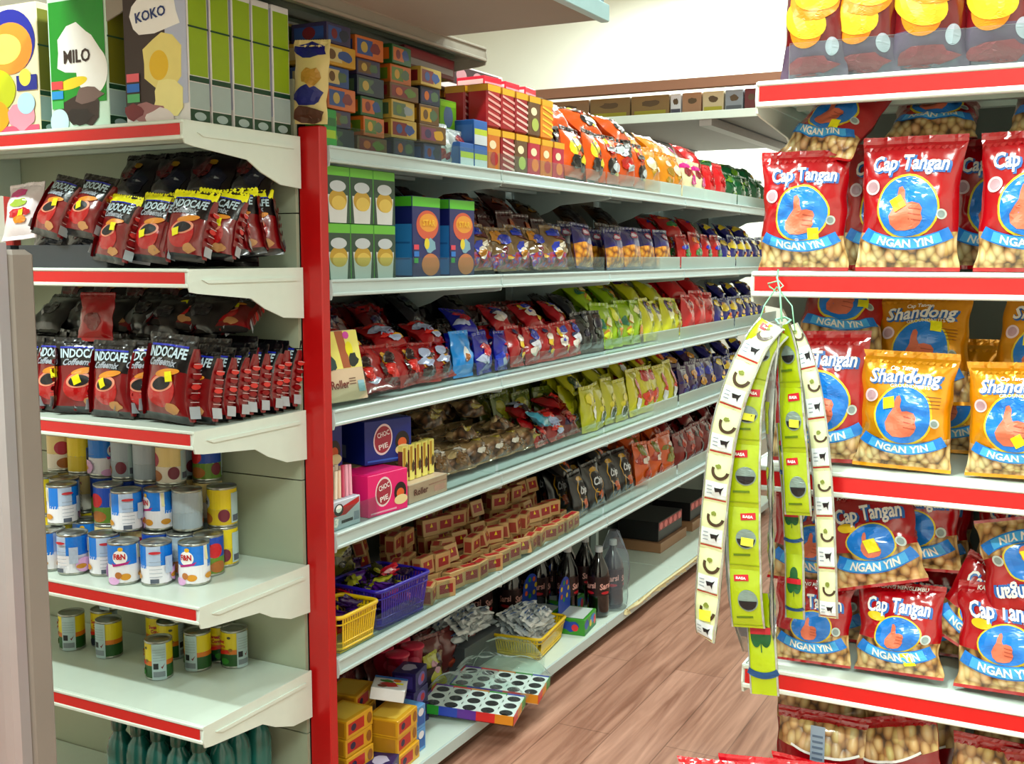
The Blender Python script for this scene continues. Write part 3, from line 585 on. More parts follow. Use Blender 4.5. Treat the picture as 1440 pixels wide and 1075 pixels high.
F = [(-2.285, 1.870, -1.1), (-2.207, 1.873, -2.75), (-2.13, 1.903, -1.9), (-2.032, 1.873, 0.55), (-1.956, 1.903, -2.1), (-1.876, 1.945, .25)]
for i, (x, y, a) in enumerate(F): fn.put((x, y, zt), a, label='blue and white milk can, %s from the cooler in the bottom front row' % nth(i), group=GR4)
for i, (x, y, a) in enumerate([(-2.305, 1.93, -1.6), (-2.105, 1.955, -1.9), (-2.045, 2.005, -.3)]): fn.put((x, y, zt + (h_ if i < 2 else h_)), a, label='blue and white milk can of the upper layer, %s from the cooler' % nth(i), group=GR4)
for i, (x, y) in enumerate([(-2.30, 1.945), (-2.10, 1.975), (-2.05, 2.02)][:0]): pass
gpos = [(-1.925, 2.10, 0), (-1.925, 2.10, 1)]
for x, y, l in gpos: gold.put((x, y, zt + l * h_), -.75, label='yellow milk can beside the back panel, %s of its stack of two' % ('bottom' if l == 0 else 'top'), group=GR4)
rs = random.Random(8); n_ = 0
for ri, (yy, xs, lay) in enumerate([(1.985, [-2.44, -2.36, -2.28, -2.20, -2.115], 2), (2.065, [-2.46, -2.38, -2.30, -2.22, -2.14, -2.06], 3), (2.145, [-2.50, -2.42, -2.34, -2.26, -2.18, -2.10, -2.015], 3)]):
    for xi, x in enumerate(xs):
        for l in range(lay):
            k_ = rs.choice([cream_, gold, blu, fn, silv] if xi < 4 else [blu, silv, blu, cream_])
            if ri == 0 and l == 1 and xi in (2, 4): continue
            k_.put((x + rs.uniform(-.002, .002), yy, zt + l * h_), rs.uniform(-3, 3), label='milk can at depth %s behind the front, %s across, %s layer' % (nth(ri), nth(xi), ['bottom', 'middle', 'top'][l]), group=GR4)
blu.put((-2.035, 1.985, zt), -.9, label='blue can with red corner right behind the front row'); silv.put((-1.965, 1.998, zt), .3, label='silver white can beside the yellow stack, lower one'); silv.put((-1.975, 2.03, zt + h_), 2.4, label='silver white tall looking can above another silver can'); blu.put((-1.9, 2.02, zt), 1.2, label='blue can squeezed before the yellow stack')
# ------------------------------------------------------------------ fifth shelf: corn cans
zt = LZ[4] + 0.0195; rr, hh = 0.0335, 0.100
pr = [(ell(-.002, .66, .017, .12), card('f6e23a')), (ell(.024, .82, .005, .035), card('5a5a30')), (ell(.028, .5, .005, .04), card('a8801a')), ([(-.026, .40), (.02, .50), (.026, .42), (-.02, .32)], card('e23a20')), (ell(-.01, .15, .014, .1), card('1f2f4a')), (ell(.012, .2, .012, .08), card('3f9a2f')), (rect(rr * 1.3, rr * 2.3, .02, .95), PALE), (rect(rr * 1.4, rr * 1.75, .3, .45), INK), ([(rr * 1.9, .36), (rr * 2.0, .3), (rr * 2.2, .44), (rr * 2.0, .36)], card('8a2a2a')), (rect(rr * 1.4, rr * 2.2, .1, .24), card('8f9aa0'))]
for k in range(5): pr.append((rect(rr * 1.4, rr * 2.2, .52 + .07 * k, .53 + .07 * k), card('9aa8a4')))
corn = can(rr, hh, [(0, .36, -PI, PI, card('2c6a2a')), (.36, .5, -PI, PI, card('e08a1c')), (.5, 1, -PI, PI, card('e6d41c'))], pr, 'corn_can', 'corn can', [('Sweet', .013, .0, .72, card('c8203a'), .026), ('Corn', .013, .003, .60, card('c8203a'), .022)])
GR5 = 'corn cans on the fifth shelf of the end unit'
P5 = [(-2.41, 2.03, -1.2), (-2.355, 2.09, .2), (-2.275, 2.035, -1.75), (-2.19, 2.13, .4), (-2.12, 2.10, .1), (-2.045, 1.985, -1.0), (-2.00, 2.075, -1.6), (-1.99, 2.15, .3), (-1.93, 2.135, -.4)]
for i, (x, y, a) in enumerate(P5): corn.put((x, y, zt), a, label='yellow and green corn can standing %s from the cooler side' % nth(i), group=GR5)
for i, (x, y, a) in enumerate([(-2.34, 2.11, -1.7), (-2.19, 2.13, .8), (-2.09, 2.12, 1.8), (-1.94, 2.14, -1.5)][:3]): corn.put((x, y, zt + hh), a, label='corn can stacked on another, %s of the upper cans' % nth(i), group=GR5)
# teal capped bottles on the base
g = G(); teal = mt('136b5e', 0.3, coat=.4); g.lathe([(0.0, 0), (.03, 0), (.032, .01), (.032, .15), (.026, .175), (.0155, .19), (.0155, .205)], mt('2f7f78', 0.25, coat=.4), 20)
t = G(); t.lathe([(.018, .198), (.019, .20), (.019, .222), (.016, .226), (.0001, .226)], teal, 16)
bt = Kind('sauce_bottle', 'bottle', g, [('bottle_cap', t, 'teal screw cap')], .064, .064, .226)
rs = random.Random(2); k = 0
crate = carton(.36, .30, .068, card('a9a08c'), name='bottle_carton', cat='carton', flap=False); crate.put((-1.97, 1.99, .1255), label='plain tan carton under the teal capped bottles')
for j in range(4):
    for i in range(3, 8):
        bt.put((-2.30 + .066 * i + .008 * (j % 2), 1.90 + .068 * j, .194 + .0), label='teal capped bottle on the base, %s across and row %s back' % (nth(i), nth(j)), group='teal capped bottles on the base shelf'); k += 1

# ------------------------------------------------------------------ near unit: peanuts and crisps
zt = RZ[0] + 0.0195
MAR = foil('7d0f1e', .25); PUR = foil('6f5a72'); CHY = mt('ffc93a', .35, var=.15); CHO = mt('e8951c', .35, var=.15)
def crisp(seed):
    w, h, t = .125, .25, .07; S = bag_surface(w, h, t, seed, .06, .05, .8); mp = bag_map(S, w, h); g = G(); rnd = random.Random(seed)
    bag_grid(g, S, [(lambda u: .26, PUR), (lambda u: 1.0, MAR)], 12, 18)
    g.decal(ell(-.012, h * .34, .034, .030, a=-.6), CHO, mp, .0012); g.decal(ell(-.012, h * .42, .046, .034, a=-.5), CHY, mp, .0022); g.decal(ell(.004, h * .56, .050, .040, a=-.3), CHO, mp, .0030); g.decal(ell(.008, h * .60, .046, .034, a=-.3), CHY, mp, .0040)
    g.decal(ell(0.0, h * .82, .05, .03), mt('efe0e4', .4), mp, .0012); g.decal(ell(.04, h * .22, .012, .016), mt('b8b8c4'), mp, .0016); g.decal(blob(0, h * .1, .05, .018, rnd), mt('9a4a55'), mp, .0014)
    return Kind('crisp_bag', 'crisp bag', g, [('top_seal', seal_strip(S, w, h, .92, .995, MAR), None)], t, w, h)
cr = [crisp(2.0), crisp(5.5)]; gold_ch = snack(71, .125, .25, .06, foil('c98a14'), [(foil('8e6a7c'), 0, .62, .4, .12), (foil('e8d23a'), .1, .5, .2, .1)], wr=1)
cherry = snack(72, .125, .25, .06, foil('b0142a'), [(mt('f0dca8', .4), 0, .6, .35, .2), (mt('2f9a4a', .4), -.1, .9, .2, .06), (mt('c8a8b8', .4), 0, .2, .4, .14)], wr=1)
GC = 'crisp bags on the top shelf of the near unit'
for i, (x, k_) in enumerate([(-.436, cr[0]), (-.360, cr[1]), (-.262, cr[0]), (-.158, cr[1]), (-.060, cherry)]): k_.put((x + .015, 1.878 + .004 * i, zt), -.15 + .1 * (i % 3), -.08, 0, 'maroon crisp bag with golden crisps, %s from the open end of the near unit' % nth(i), GC, .92 if i < 2 else 1)
gold_ch.put((-.435, 1.965, zt), -.2, -.1, 0, 'mustard coloured crisp bag standing behind the first maroon one', GC)
for i in range(5): cr[i % 2].put((-.33 + .115 * i, 1.965, zt), .1, -.1, 0, 'maroon crisp bag in the second row, %s from the mustard bag' % nth(i), GC)
g = G(); g.box(RX + .05, RX + 1.0, RY + .006, RY + .008, zt, zt + .06, clear('clear_guard', 'eef6f6', 0.02, 0.04, 0.0)); tag(obj('clear_guard', g), 'clear plastic shelf guard before the maroon crisp bags', 'guard')
# second shelf
zt = RZ[1] + 0.0195
tg = [tangan(1.1, st=(.028, .070, .1)), tangan(6.6, st=(-.018, .115, .5)), tangan(3.3, st=(.045, .10, .1)), tangan(8.8, st=None)]
GP = 'red peanut bags of the near unit'
for i, (x, kk, rz) in enumerate([(-.432, 0, .06), (-.262, 1, 0), (-.085, 2, -.04), (.10, 0, 0)]): tg[kk].put((x, 1.882, zt), rz, -.06, 0, 'large red peanut bag on the second shelf, %s from the open end' % nth(i), GP, .86 if i == 0 else .93)
for i, x in enumerate([-.33, -.15, .04]): tg[3].put((x, 2.10, zt), .05 * i, -.10, 0, 'large red peanut bag in the back row, %s from the open end' % nth(i), GP, .98)
for i, (x, y, z, rz, tl, ro, kk) in enumerate([(-.425, 1.90, .155, -.15, -.80, .22, 0), (-.25, 1.985, .19, .1, -1.1, 0.05, 3), (-.06, 1.97, .19, -.1, -1.0, -.08, 2)]): tg[kk].put((x, y, zt + z), rz, tl, ro, 'red peanut bag lying across the tops of standing bags, %s from the open end' % nth(i), GP, .8 if i == 0 else .85)
# third shelf: red at the end, gold next to it
zt = RZ[2] + 0.0195
gt = [tangan(2.4, .182, .228, .075, True, (-.03, .13, .2)), tangan(7.2, .182, .228, .075, True, (.01, .075, .5)), tangan(5.1, .182, .228, .07, True, (.03, .15, -.1))]
tg[3].put((-.392, 1.885, zt), .10, -.06, -.03, 'large red peanut bag half behind the hanging sachet strips', GP, .96)
tg[2].put((-.385, 1.955, zt + .165), .1, -.75, .05, 'red peanut bag lying on top above the sachet strips', GP, .86)
tg[3].put((-.38, 2.08, zt), .1, -.06, 0, 'red peanut bag standing at the back behind the sachet strips', GP, .96)
GG = 'gold peanut bags of the near unit'
gt[0].put((-.262, 1.885, zt), .02, -.08, .02, 'gold peanut bag with whole thumb picture, beside the red bag', GG, .85)
gt[1].put((-.092, 1.880, zt), -.05, -.10, -.03, 'gold peanut bag with sticker over the thumb, at the front', GG, .80)
gt[1].put((.075, 1.885, zt), 0, -.08, 0, 'gold peanut bag farther along the front row', GG, .80)
gt[2].put((-.245, 1.975, zt + .085), .0, -.32, -.06, 'gold peanut bag leaning behind, sticker on its blue disc', GG, .88)
gt[0].put((-.075, 1.965, zt + .08), -.1, -.3, .12, 'gold peanut bag leaning behind the stickered front one', GG, .88)
for i, x in enumerate([-.22, -.04, .13]): gt[i % 3].put((x, 2.10, zt), .0, -.05, 0, 'gold peanut bag in the back row, %s from the red ones' % nth(i), GG, .9)
# fourth shelf: small red bags
zt = RZ[3] + 0.0195
sm = [tangan(11.5, .155, .165, .05, False, None, True), tangan(14.2, .155, .165, .05, False, (.0, .066, .1), True), tangan(17.9, .155, .165, .055, False, (.02, .03, .2), True)]
GS = 'small red peanut bags of the near unit'
for i, (x, y, kk, rz, ro, sc2) in enumerate([(-.395, 1.868, 0, .08, 0, .86), (-.252, 1.872, 2, -.04, -.04, .92), (-.085, 1.862, 0, -.12, -.06, 1.04), (.09, 1.87, 2, 0, 0, 1)]): sm[kk].put((x, y, zt), rz, -.28, ro, 'small red peanut bag in the bottom row, %s from the open end' % nth(i), GS, sc2)
sm[1].put((-.285, 1.885, zt + .125), -.05, -.30, -.27, 'small red peanut bag tilted sideways with yellow sticker, words sloping', GS, 1.0)
sm[0].put((-.245, 1.955, zt + .16), -.02, -.15, -.06, 'small red peanut bag upright behind the tilted one', GS, 1.0)
sm[1].put((-.075, 1.925, zt + .265), -.05, -.25 , PI - .22, 'small red peanut bag standing upside down by the tilted one', GS, 1.0)
sm[0].put((-.045, 1.985, zt + .14), -.1, -.15, -.05, 'small red peanut bag upright behind the upside down one', GS, 1.0)
sm[2].put((-.41, 1.925, zt + .12), .1, -.2, .05, 'small red peanut bag behind the green strips on the fourth shelf', GS, 1.0)
sm[2].put((-.16, 1.905, zt + .02), .1, -.3, .5, 'small red peanut bag wedged sideways between the stacked ones', GS, .9)
for r in range(2):
    for i in range(4): sm[(i + r) % 3].put((-.40 + .155 * i, 2.02 + .09 * r, zt), .05 * i, -.1, 0, 'small red peanut bag standing upright, %s along and %s behind' % (nth(i), 'just' if r == 0 else 'far'), GS, 1.0)
    for i in range(4): sm[(i + r) % 3].put((-.39 + .155 * i, 2.03 + .085 * r, zt + .145), .05 * i, -.2, 0, 'small red peanut bag of the upper layer, %s along and %s behind' % (nth(i), 'just' if r == 0 else 'far'), GS, .95)
# fifth shelf: tall maroon bags, some leaning out
zt = RZ[4] + 0.0195
def maroon(seed, w=.165, h=.235, t=.06):
    S = bag_surface(w, h, t, seed, .06, .14); mp = bag_map(S, w, h); g = G()
    bag_grid(g, S, [(lambda u: .70 + .07 * abs(2 * u - 1) , foil('9c1020', .25)), (lambda u: .93, PEANUT), (lambda u: 1.0, BRED)], 16, 22)
    g.decal(arcband(0, h * 1.3, h * .58, .004, PI * 1.36, PI * 1.64), WH, mp, .0016)
    for k in range(3): g.decal(rrect(-w * .36 + .022 * k, h * .36, .018, .018), mt('b6aeb4', .4), mp, .0016)
    g.text('KACANG', .03, 0, h * .2, CREAMW, mp, .003, bold=.05, width=w * .7); g.text('peanuts', .012, .03, h * .655, CREAMW, mp, .003, bold=.02, width=.045)
    return Kind('tall_peanut_bag', 'peanut bag', g, [('top_seal', seal_strip(S, w, h, .93, .995, BRED), None)], t, w, h)
tm = [maroon(3.0), maroon(8.1)]; GT = 'tall maroon peanut bags of the near unit'
for i, (x, y, rz, tl, ro, kk) in enumerate([(-.375, 1.885, .1, -.12, .03, 0), (-.20, 1.87, -.3, -.1, -.35, 1), (-.10, 1.90, .2, -.08, .1, 0), (.03, 1.87, -.2, -.1, -.2, 1), (-.40, 2.0, .1, -.1, 0, 0), (-.24, 2.0, .1, -.1, 0, 1), (-.08, 2.02, 0, -.1, .1, 0), (.08, 2.02, 0, -.1, 0, 1)]):
    tm[kk].put((x, y, zt), rz, tl, ro, 'tall maroon peanut bag on the fifth shelf, %s of the %s row' % (nth(i % 4), 'front' if i < 4 else 'rear'), GT, 1.05)
g = G(); g.box(-.012, .012, 0, .0006, 0, .11, mt('9aa8b8', .5)); 
for k in range(9): g.box(-.009, .009, -.0004, 0, .01 + .01 * k, .014 + .01 * k, mt('6d7c90', .5))
tag(obj('paper_tag', g, None, (-.372, 1.838, .665)), 'grey printed paper tag hanging before the tall maroon bags', 'tag')
# two red bags lying on the floor pile in front of the unit
pile = carton(.36, .24, .50, card('b59a78'), name='cardboard_box', cat='box'); pile.put((-.43, 1.70, 0), .0, label='brown cardboard box on the floor in front of the near unit')
bigr = [snack(81, .20, .22, .07, foil('d21228', .22), [(foil('9c0d1c'), 0, .4, .3, .2), (WH, .12, .75, .12, .05)], name='peanut_bag', cat='peanut bag', wr=2.2), snack(82, .20, .22, .07, foil('c81030', .2), [(foil('e8607a'), -.1, .6, .3, .05)], name='peanut_bag', cat='peanut bag', wr=2.4)]
bigr[0].put((-.465, 1.66, .502), .35, -.55, .05, 'glossy red bag on the cardboard box, outermost'); bigr[1].put((-.40, 1.72, .502), .15, -.35, -.05, 'glossy red bag on the cardboard box, behind the outermost'); bigr[0].put((-.35, 1.765, .502), -.1, -.2, 0, 'glossy red bag on the cardboard box, against the shelf')
# ------------------------------------------------------------------ sachet strips hanging from the near unit
FOILG = mt('c8ccc8', .22, metal=.6, bump=.5, scale=40); GREENS = foil('b4c60c', .22, .7, .7); CRS = mt('dfe6bc', .35, coat=.3, bump=.3, scale=30); LAB = mt('c9203a', .35)
def strip(name, cat, pts, wid, slen, design, label, front, group='sachet strips hanging from the near unit'):
    """pts: (x, y, z, twist) down the centre line; one child per sachet"""
    P = [Vector(p[:3]) for p in pts]; cum = [0]
    for i in range(len(P) - 1): cum.append(cum[-1] + (P[i + 1] - P[i]).length)
    tot = cum[-1]
    def C_(s):
        s = min(max(s, 0), tot); i = max(k for k in range(len(P) - 1) if cum[k] <= s + 1e-9); t = (s - cum[i]) / (cum[i + 1] - cum[i])
        q = [P[max(0, min(len(P) - 1, i + k))] for k in (-1, 0, 1, 2)]
        p = .5 * (2 * q[1] + (q[2] - q[0]) * t + (2 * q[0] - 5 * q[1] + 4 * q[2] - q[3]) * t * t + (3 * q[1] - q[0] - 3 * q[2] + q[3]) * t ** 3)
        return p, pts[i][3] * (1 - t) + pts[i + 1][3] * t
    def mp0(x, s, o):
        p, tw = C_(s); d = (C_(s + .004)[0] - C_(s - .004)[0]).normalized(); wx = Vector((1, 0, 0)); wx = (wx - d * wx.dot(d)).normalized(); n = wx.cross(d)
        if n.y > 0: n = -n
        a = wx * math.cos(tw) + n * math.sin(tw); nn = n * math.cos(tw) - wx * math.sin(tw)
        return p + a * x + nn * o
    root = bpy.data.objects.new(name, None); COL.objects.link(root); root.location = P[0]; tag(root, label, cat, group)
    n = max(1, round(tot / slen)); sl = tot / n
    for k in range(n):
        g = G(); s0 = k * sl; nu, nv = 8, 10
        def pil(x, s):
            a = (s - s0) / sl; e = max(0, 1 - (2 * x / wid) ** 2); a = min(1, max(0, (a - .06) / .88)); return .0045 * math.sin(PI * a) ** .6 * e ** .5 + .0012 * noise.noise(Vector((x * 90, s * 70, k)))
        for sd in (1, -1):
            vs = []; fs = []
            for j in range(nv + 1):
                for i in range(nu + 1): x = wid * (i / nu - .5); s_ = s0 + sl * j / nv; vs.append(mp0(x, s_, sd * (pil(x, s_) + .0006)))
            for j in range(nv):
                for i in range(nu): a = j * (nu + 1) + i; fs.append((a, a + 1, a + nu + 2, a + nu + 1))
            g.add(vs, fs, front if sd == 1 else FOILG, True)
        mp = lambda x, z, o: mp0(x, s0 + sl - z, pil(x, s0 + sl - z) + .0008 + o)
        for e in (-1, 1): g.decal(rect(e * wid / 2 - (.003 if e > 0 else 0), e * wid / 2 + (.003 if e < 0 else 0), 0, sl), FOILG, mp, .0006)
        design(g, mp, wid, sl, k); o = obj('sachet', g, root, -P[0])
    return root
def d_green(g, mp, w, h, k):
    g.decal(rrect(-w * .1 + w * .24 * (k % 2), h * .86, w * .44, h * .11, .1), LAB, mp, .0008); g.text('RASA', .006, -w * .1 + w * .24 * (k % 2), h * .86, CREAMW, mp, .0018, bold=.04, width=w * .3)
    g.decal(ell(w * .08, h * .50, w * .30, h * .15), mt('8fa09a', .4), mp, .0008); g.decal([(w * .08 + w * .27 * math.cos(PI + PI * i / 12), h * .50 + h * .13 * math.sin(PI + PI * i / 12)) for i in range(13)], INK, mp, .0014)
    if k % 2: g.decal(rrect(w * .12, h * .46, w * .36, h * .12, -.1), PRICE, mp, .0022)
    g.decal(rrect(-w * .05, h * .25, w * .5, h * .035, .05), mt('6f8a1c', .4), mp, .0008); g.decal(rrect(0, h * .08, w * .9, h * .02), mt('9fb010', .4), mp, .0006)
def d_clover(g, mp, w, h, k):
    dg = mt('0f6a3a', .4)
    for a in (90, 210, 330): g.decal(ell(w * .19 * math.cos(math.radians(a)), h * .62 + h * .09 * math.sin(math.radians(a)), w * .19, h * .11), dg, mp, .0008)
    g.decal(rrect(0, h * .5, w * .04, h * .16), dg, mp, .0008); g.decal(rrect(0, h * .63, w * .72, h * .07), LAB, mp, .0016); g.decal(arcband(0, h * .52, h * .28, h * .055, PI * 1.34, PI * 1.66), mt('1f5a8a', .4), mp, .0012)
def d_cream(g, mp, w, h, k):
    bn = mt('5a4630', .4)
    g.decal(arcband(w * .1, h * .70, w * .22, w * .11, PI * .9, PI * 1.95), bn, mp, .0008); g.decal(blob(w * .02, h * .78, w * .12, h * .05, random.Random(k)), mt('8f9a4a', .4), mp, .0012)
    g.decal(rect(-w * .4, w * .4, h * .10, h * .46), mt('e6eff2', .4), mp, .0006)
    g.decal([(-.05 * w, .34 * h), (.2 * w, .34 * h), (.3 * w, .38 * h), (.22 * w, .28 * h), (.2 * w, .18 * h), (.14 * w, .26 * h), (.0, .24 * h)], INK, mp, .0014)
    for q in range(3): g.decal(rrect(-w * .22, h * (.2 + .08 * q), w * .2, h * .015), mt('8a9aa8', .4), mp, .0012)
    g.decal(rrect(0, h * .07, w * .8, h * .03), LAB, mp, .0012)
    if k == 6: g.decal(rrect(.02 * w, h * .6, w * .5, h * .2, .1), PRICE, mp, .002)
kx, kz = -.436, 1.462
S1 = strip('sachet_strip', 'sachet strip', [(-.447, 1.760, 1.462, .1), (-.470, 1.735, 1.425, .15), (-.492, 1.722, 1.365, .1), (-.511, 1.720, 1.29, .1), (-.522, 1.722, 1.20, .1), (-.530, 1.726, 1.10, .15), (-.537, 1.73, 1.00, .25), (-.540, 1.735, .935, .6)], .047, .076, d_cream, 'cream sachet strip curving outermost over the aisle, brown curls and tiny bird', CRS)
S2 = strip('sachet_strip', 'sachet strip', [(-.444, 1.755, 1.458, -.3), (-.466, 1.742, 1.42, -.2), (-.480, 1.735, 1.34, 0), (-.482, 1.733, 1.25, 0), (-.479, 1.733, 1.13, 0), (-.474, 1.733, 1.03, .05), (-.468, 1.735, .965, 0)], .056, .098, d_green, 'widest yellow green sachet strip with red labels, frontmost', GREENS)
S3 = strip('sachet_strip', 'sachet strip', [(-.434, 1.77, 1.460, .9), (-.424, 1.768, 1.42, .6), (-.414, 1.762, 1.33, .3), (-.405, 1.76, 1.24, .2), (-.398, 1.76, 1.155, .15)], .046, .098, d_green, 'shorter yellow green sachet strip beside the widest one', GREENS)
S4 = strip('sachet_strip', 'sachet strip', [(-.428, 1.785, 1.30, .2), (-.416, 1.785, 1.18, .2), (-.408, 1.785, 1.08, .15), (-.404, 1.785, .975, .1)], .034, .11, d_clover, 'narrow green sachet strip with clover print behind the others', GREENS)
S5 = strip('sachet_strip', 'sachet strip', [(-.46, 1.752, 1.02, .3), (-.452, 1.75, .97, .1), (-.446, 1.745, .92, 0), (-.440, 1.742, .853, 0)], .048, .115, d_clover, 'green clover sachet strip reaching lowest over the red rail', GREENS)
S6 = strip('sachet_strip', 'sachet strip', [(-.428, 1.79, 1.458, -.8), (-.400, 1.79, 1.40, -.7), (-.380, 1.785, 1.31, -.3), (-.368, 1.785, 1.22, -.1), (-.358, 1.785, 1.11, 0), (-.350, 1.785, .985, .1)], .032, .076, d_cream, 'cream sachet strip nearest the peanut bags', CRS)
S7 = strip('sachet_strip', 'sachet strip', [(-.452, 1.80, 1.455, 1.0), (-.49, 1.80, 1.30, .9), (-.512, 1.80, 1.15, .5), (-.505, 1.80, 1.0, .4), (-.478, 1.80, .90, .5)], .045, .11, lambda g, mp, w, h, k: g.decal(rrect(0, h * .5, w * .5, h * .3), mt('8f949c', .3), mp, .001), 'silver backed sachet strip turned away at the back of the bunch', FOILG)
S8 = strip('sachet_strip', 'sachet strip', [(-.44, 1.765, 1.462, .9), (-.446, 1.75, 1.36, .8), (-.440, 1.745, 1.2, 1.2), (-.434, 1.745, 1.05, 1.2), (-.430, 1.745, .95, 1.2)], .030, .10, lambda g, mp, w, h, k: g.decal(rrect(0, h * .5, w * .4, h * .5), GREENS, mp, .001), 'silver edged sachet strip seen nearly edge on in the middle', FOILG)
g = G(); gr = mt('9fd8b8', .4)
g.tube([(-.455, 1.815, 1.548), (-.455, 1.808, 1.535), (-.448, 1.80, 1.515), (-.437, 1.775, 1.466)], .0016, gr, 6); g.tube([(-.455, 1.808, 1.52), (-.470, 1.79, 1.49), (-.478, 1.78, 1.455)], .0011, gr, 6)
g.tube([(-.455, 1.808, 1.52), (-.425, 1.79, 1.49), (-.418, 1.785, 1.45)], .0011, gr, 6); g.tube([(-.468, 1.812, 1.52), (-.455, 1.806, 1.512), (-.445, 1.81, 1.522), (-.452, 1.808, 1.53), (-.470, 1.81, 1.525)], .0013, gr, 6, True)
g.tube([(-.448, 1.78, 1.468), (-.436, 1.772, 1.455), (-.424, 1.78, 1.468), (-.436, 1.788, 1.472)], .002, gr, 6, True)
tag(obj('string', g), 'pale green plastic string tying the sachet strips to the rail', 'string')

# ------------------------------------------------------------------ the long aisle run (goods face +X)
AR = PI / 2; ZA = [z + 0.0195 for z in AZ]; ZB = 0.0845
TIER = ['top', 'second', 'third', 'fourth', 'fifth', 'bottom']
def F_(c, **k): return foil(c, **k)
def shapes(rnd, cols, n):
    return [(rnd.choice(cols), rnd.uniform(-.25, .25), rnd.uniform(.2, .85), rnd.uniform(.12, .36), rnd.uniform(.06, .18)) for _ in range(n)]
def fam(seed, w, h, t, base, cols, n=4, cnt=2, **kw):
    out = []
    for k in range(cnt): rnd = random.Random(seed * 7 + k); out.append(snack(seed + k * .31 if False else seed * 3 + k, w, h, t, foil(base), shapes(rnd, [foil(c) for c in cols], n), **kw))
    return out
def run(kinds, tier, y0, y1, desc, group, pitch, rows=3, dx=.085, x0=-1.755, lean=-.14, seed=1, z=None, second=True, sc_=1.0, cat=None, up=.5, jitter=1.0):
    """file of goods along the aisle shelf, several rows deep, with a second layer lying on the back rows"""
    rnd = random.Random(seed * 13 + tier); zb = ZA[tier] if z is None else z; n = max(1, int(round((y1 - y0) / pitch)))
    for r in range(rows):
        for i in range(n):
            k = rnd.choice(kinds); y = y0 + (y1 - y0) * (i + .5) / n + rnd.uniform(-.008, .008)
            k.put((x0 - dx * r + rnd.uniform(-.006, .006), y, zb), AR + rnd.uniform(-.13, .13) * jitter, lean + rnd.uniform(-.05, .04) * jitter, rnd.uniform(-.05, .05) * jitter, '%s, %s along, %s row, %s aisle shelf' % (desc, nth(i), ROWN[r], TIER[tier]), group, sc_ * rnd.uniform(.94, 1.04))
            if second and r >= 1 and not (r == 1 and i % 2):
                k = rnd.choice(kinds); k.put((x0 - dx * r + .045, y + rnd.uniform(-.01, .01), zb + k.h * sc_ * (up + .22)), AR + rnd.uniform(-.25, .25) * jitter, lean - .72, rnd.uniform(-.12, .12) * jitter, '%s, %s along, lying over %s row, %s shelf' % (desc, nth(i), ROWN[r], TIER[tier]), group, sc_ * .95)
def stackc(kind, x, y, z, n, rz, desc, group, jx=0.0, seed=0):
    rnd = random.Random(seed)
    for k in range(n): kind.put((x + rnd.uniform(-jx, jx), y + rnd.uniform(-jx, jx), z + k * (kind.h + .0014)), rz + rnd.uniform(-jx, jx) * 6, label='%s, %s up' % (desc, nth(k)), group=group)
# --- top shelf: stacked small cartons
rnd = random.Random(12); cols = ['2f6f3a', '3a60a0', 'd0a82a', 'cf7a2a', 'd8c890', 'c8b05a', '8a1f2c', '4a3f6a', '5f7a5a', '98a4ac', '2a3850', '8a4a6a', '6f8e2a', '24324a', '7a5a2a']
smallb = []
for k in range(14):
    w_, d_, h_ = rnd.choice([.10, .12, .14]), .11, rnd.choice([.042, .05, .055]); c = [card(rnd.choice(cols)) for _ in range(4)]
    smallb.append(carton(w_, d_, h_, c[0], [('f', rect(-w_ * .45, w_ * .1, h_ * .15, h_ * .85), c[1]), ('f', blob(w_ * .2, h_ * .5, w_ * .22, h_ * .3, rnd), c[2]), ('f', ell(-w_ * .2, h_ * .5, w_ * .12, h_ * .25), c[3]), ('l', rect(-.045, .045, h_ * .2, h_ * .8), c[1]), ('l', ell(0, h_ * .5, .02, h_ * .3), c[3])], 'sweet_box', 'box'))
y = 2.315
for ci in range(4):
    for r in range(2):
        z = ZA[0]
        for l in range(8 if ci < 3 else 5):
            k = smallb[(ci * 5 + l * 3 + r) % 14]
            if z + k.h > 2.155: break
            k.put((-1.752 - .125 * r + rnd.uniform(-.006, .006), y + rnd.uniform(-.006, .006), z), AR + rnd.uniform(-.05, .05), label='small coloured sweet box, %s level of the %s stack, %s row, top aisle shelf' % (nth(l), nth(ci), ROWN[r]), group='small boxes on the top aisle shelf'); z += k.h + .0014
    y += .147
gbox = carton(.05, .06, .09, card('2fa84a'), [('f', rect(-.02, .02, .02, .04), LIME), ('f', rect(-.02, .02, .05, .07), card('1f7a3a'))], 'sweet_box', 'box'); gbox.put((-1.715, 2.262, ZA[0]), AR, label='bright green little box hugging the red post on the top shelf')
lb = carton(.30, .12, .06, card('7f1a2a'), [('f', rect(-.14, .14, .012, .03), card('a8a0a0')), ('f', rect(-.14, .14, .034, .055), card('9a1f30'))], 'long_box', 'box'); lb.put((-1.80, 2.82, 2.098), AR + .05, label='long dark red box on the very top of the small boxes')
sil = fam(5, .11, .12, .05, 'd4dce0', ['8fb8d8', 'a81a30', 'e8ecee'], 3, name='silver_bag', cat='snack bag'); run(sil, 0, 2.86, 3.02, 'silver white snack bag', 'silver bags on the top aisle shelf', .09, 2, seed=4, second=True)
bl2 = carton(.085, .07, .075, card('3a78c0'), [('f', rect(-.04, .04, .0, .03), card('d8dfe6')), ('f', rect(-.04, .04, .03, .048), card('c9d84a')), ('l', rect(-.03, .03, .01, .06), card('5a8ac8'))], 'juice_box', 'box')
for i in range(2): stackc(bl2, -1.752, 2.99 + .092 * i, ZA[0], 1 if i == 0 else 2, AR, 'blue white and lime box beside the biscuit packs, stack %s' % nth(i), 'blue boxes on the top aisle shelf', .002, i)
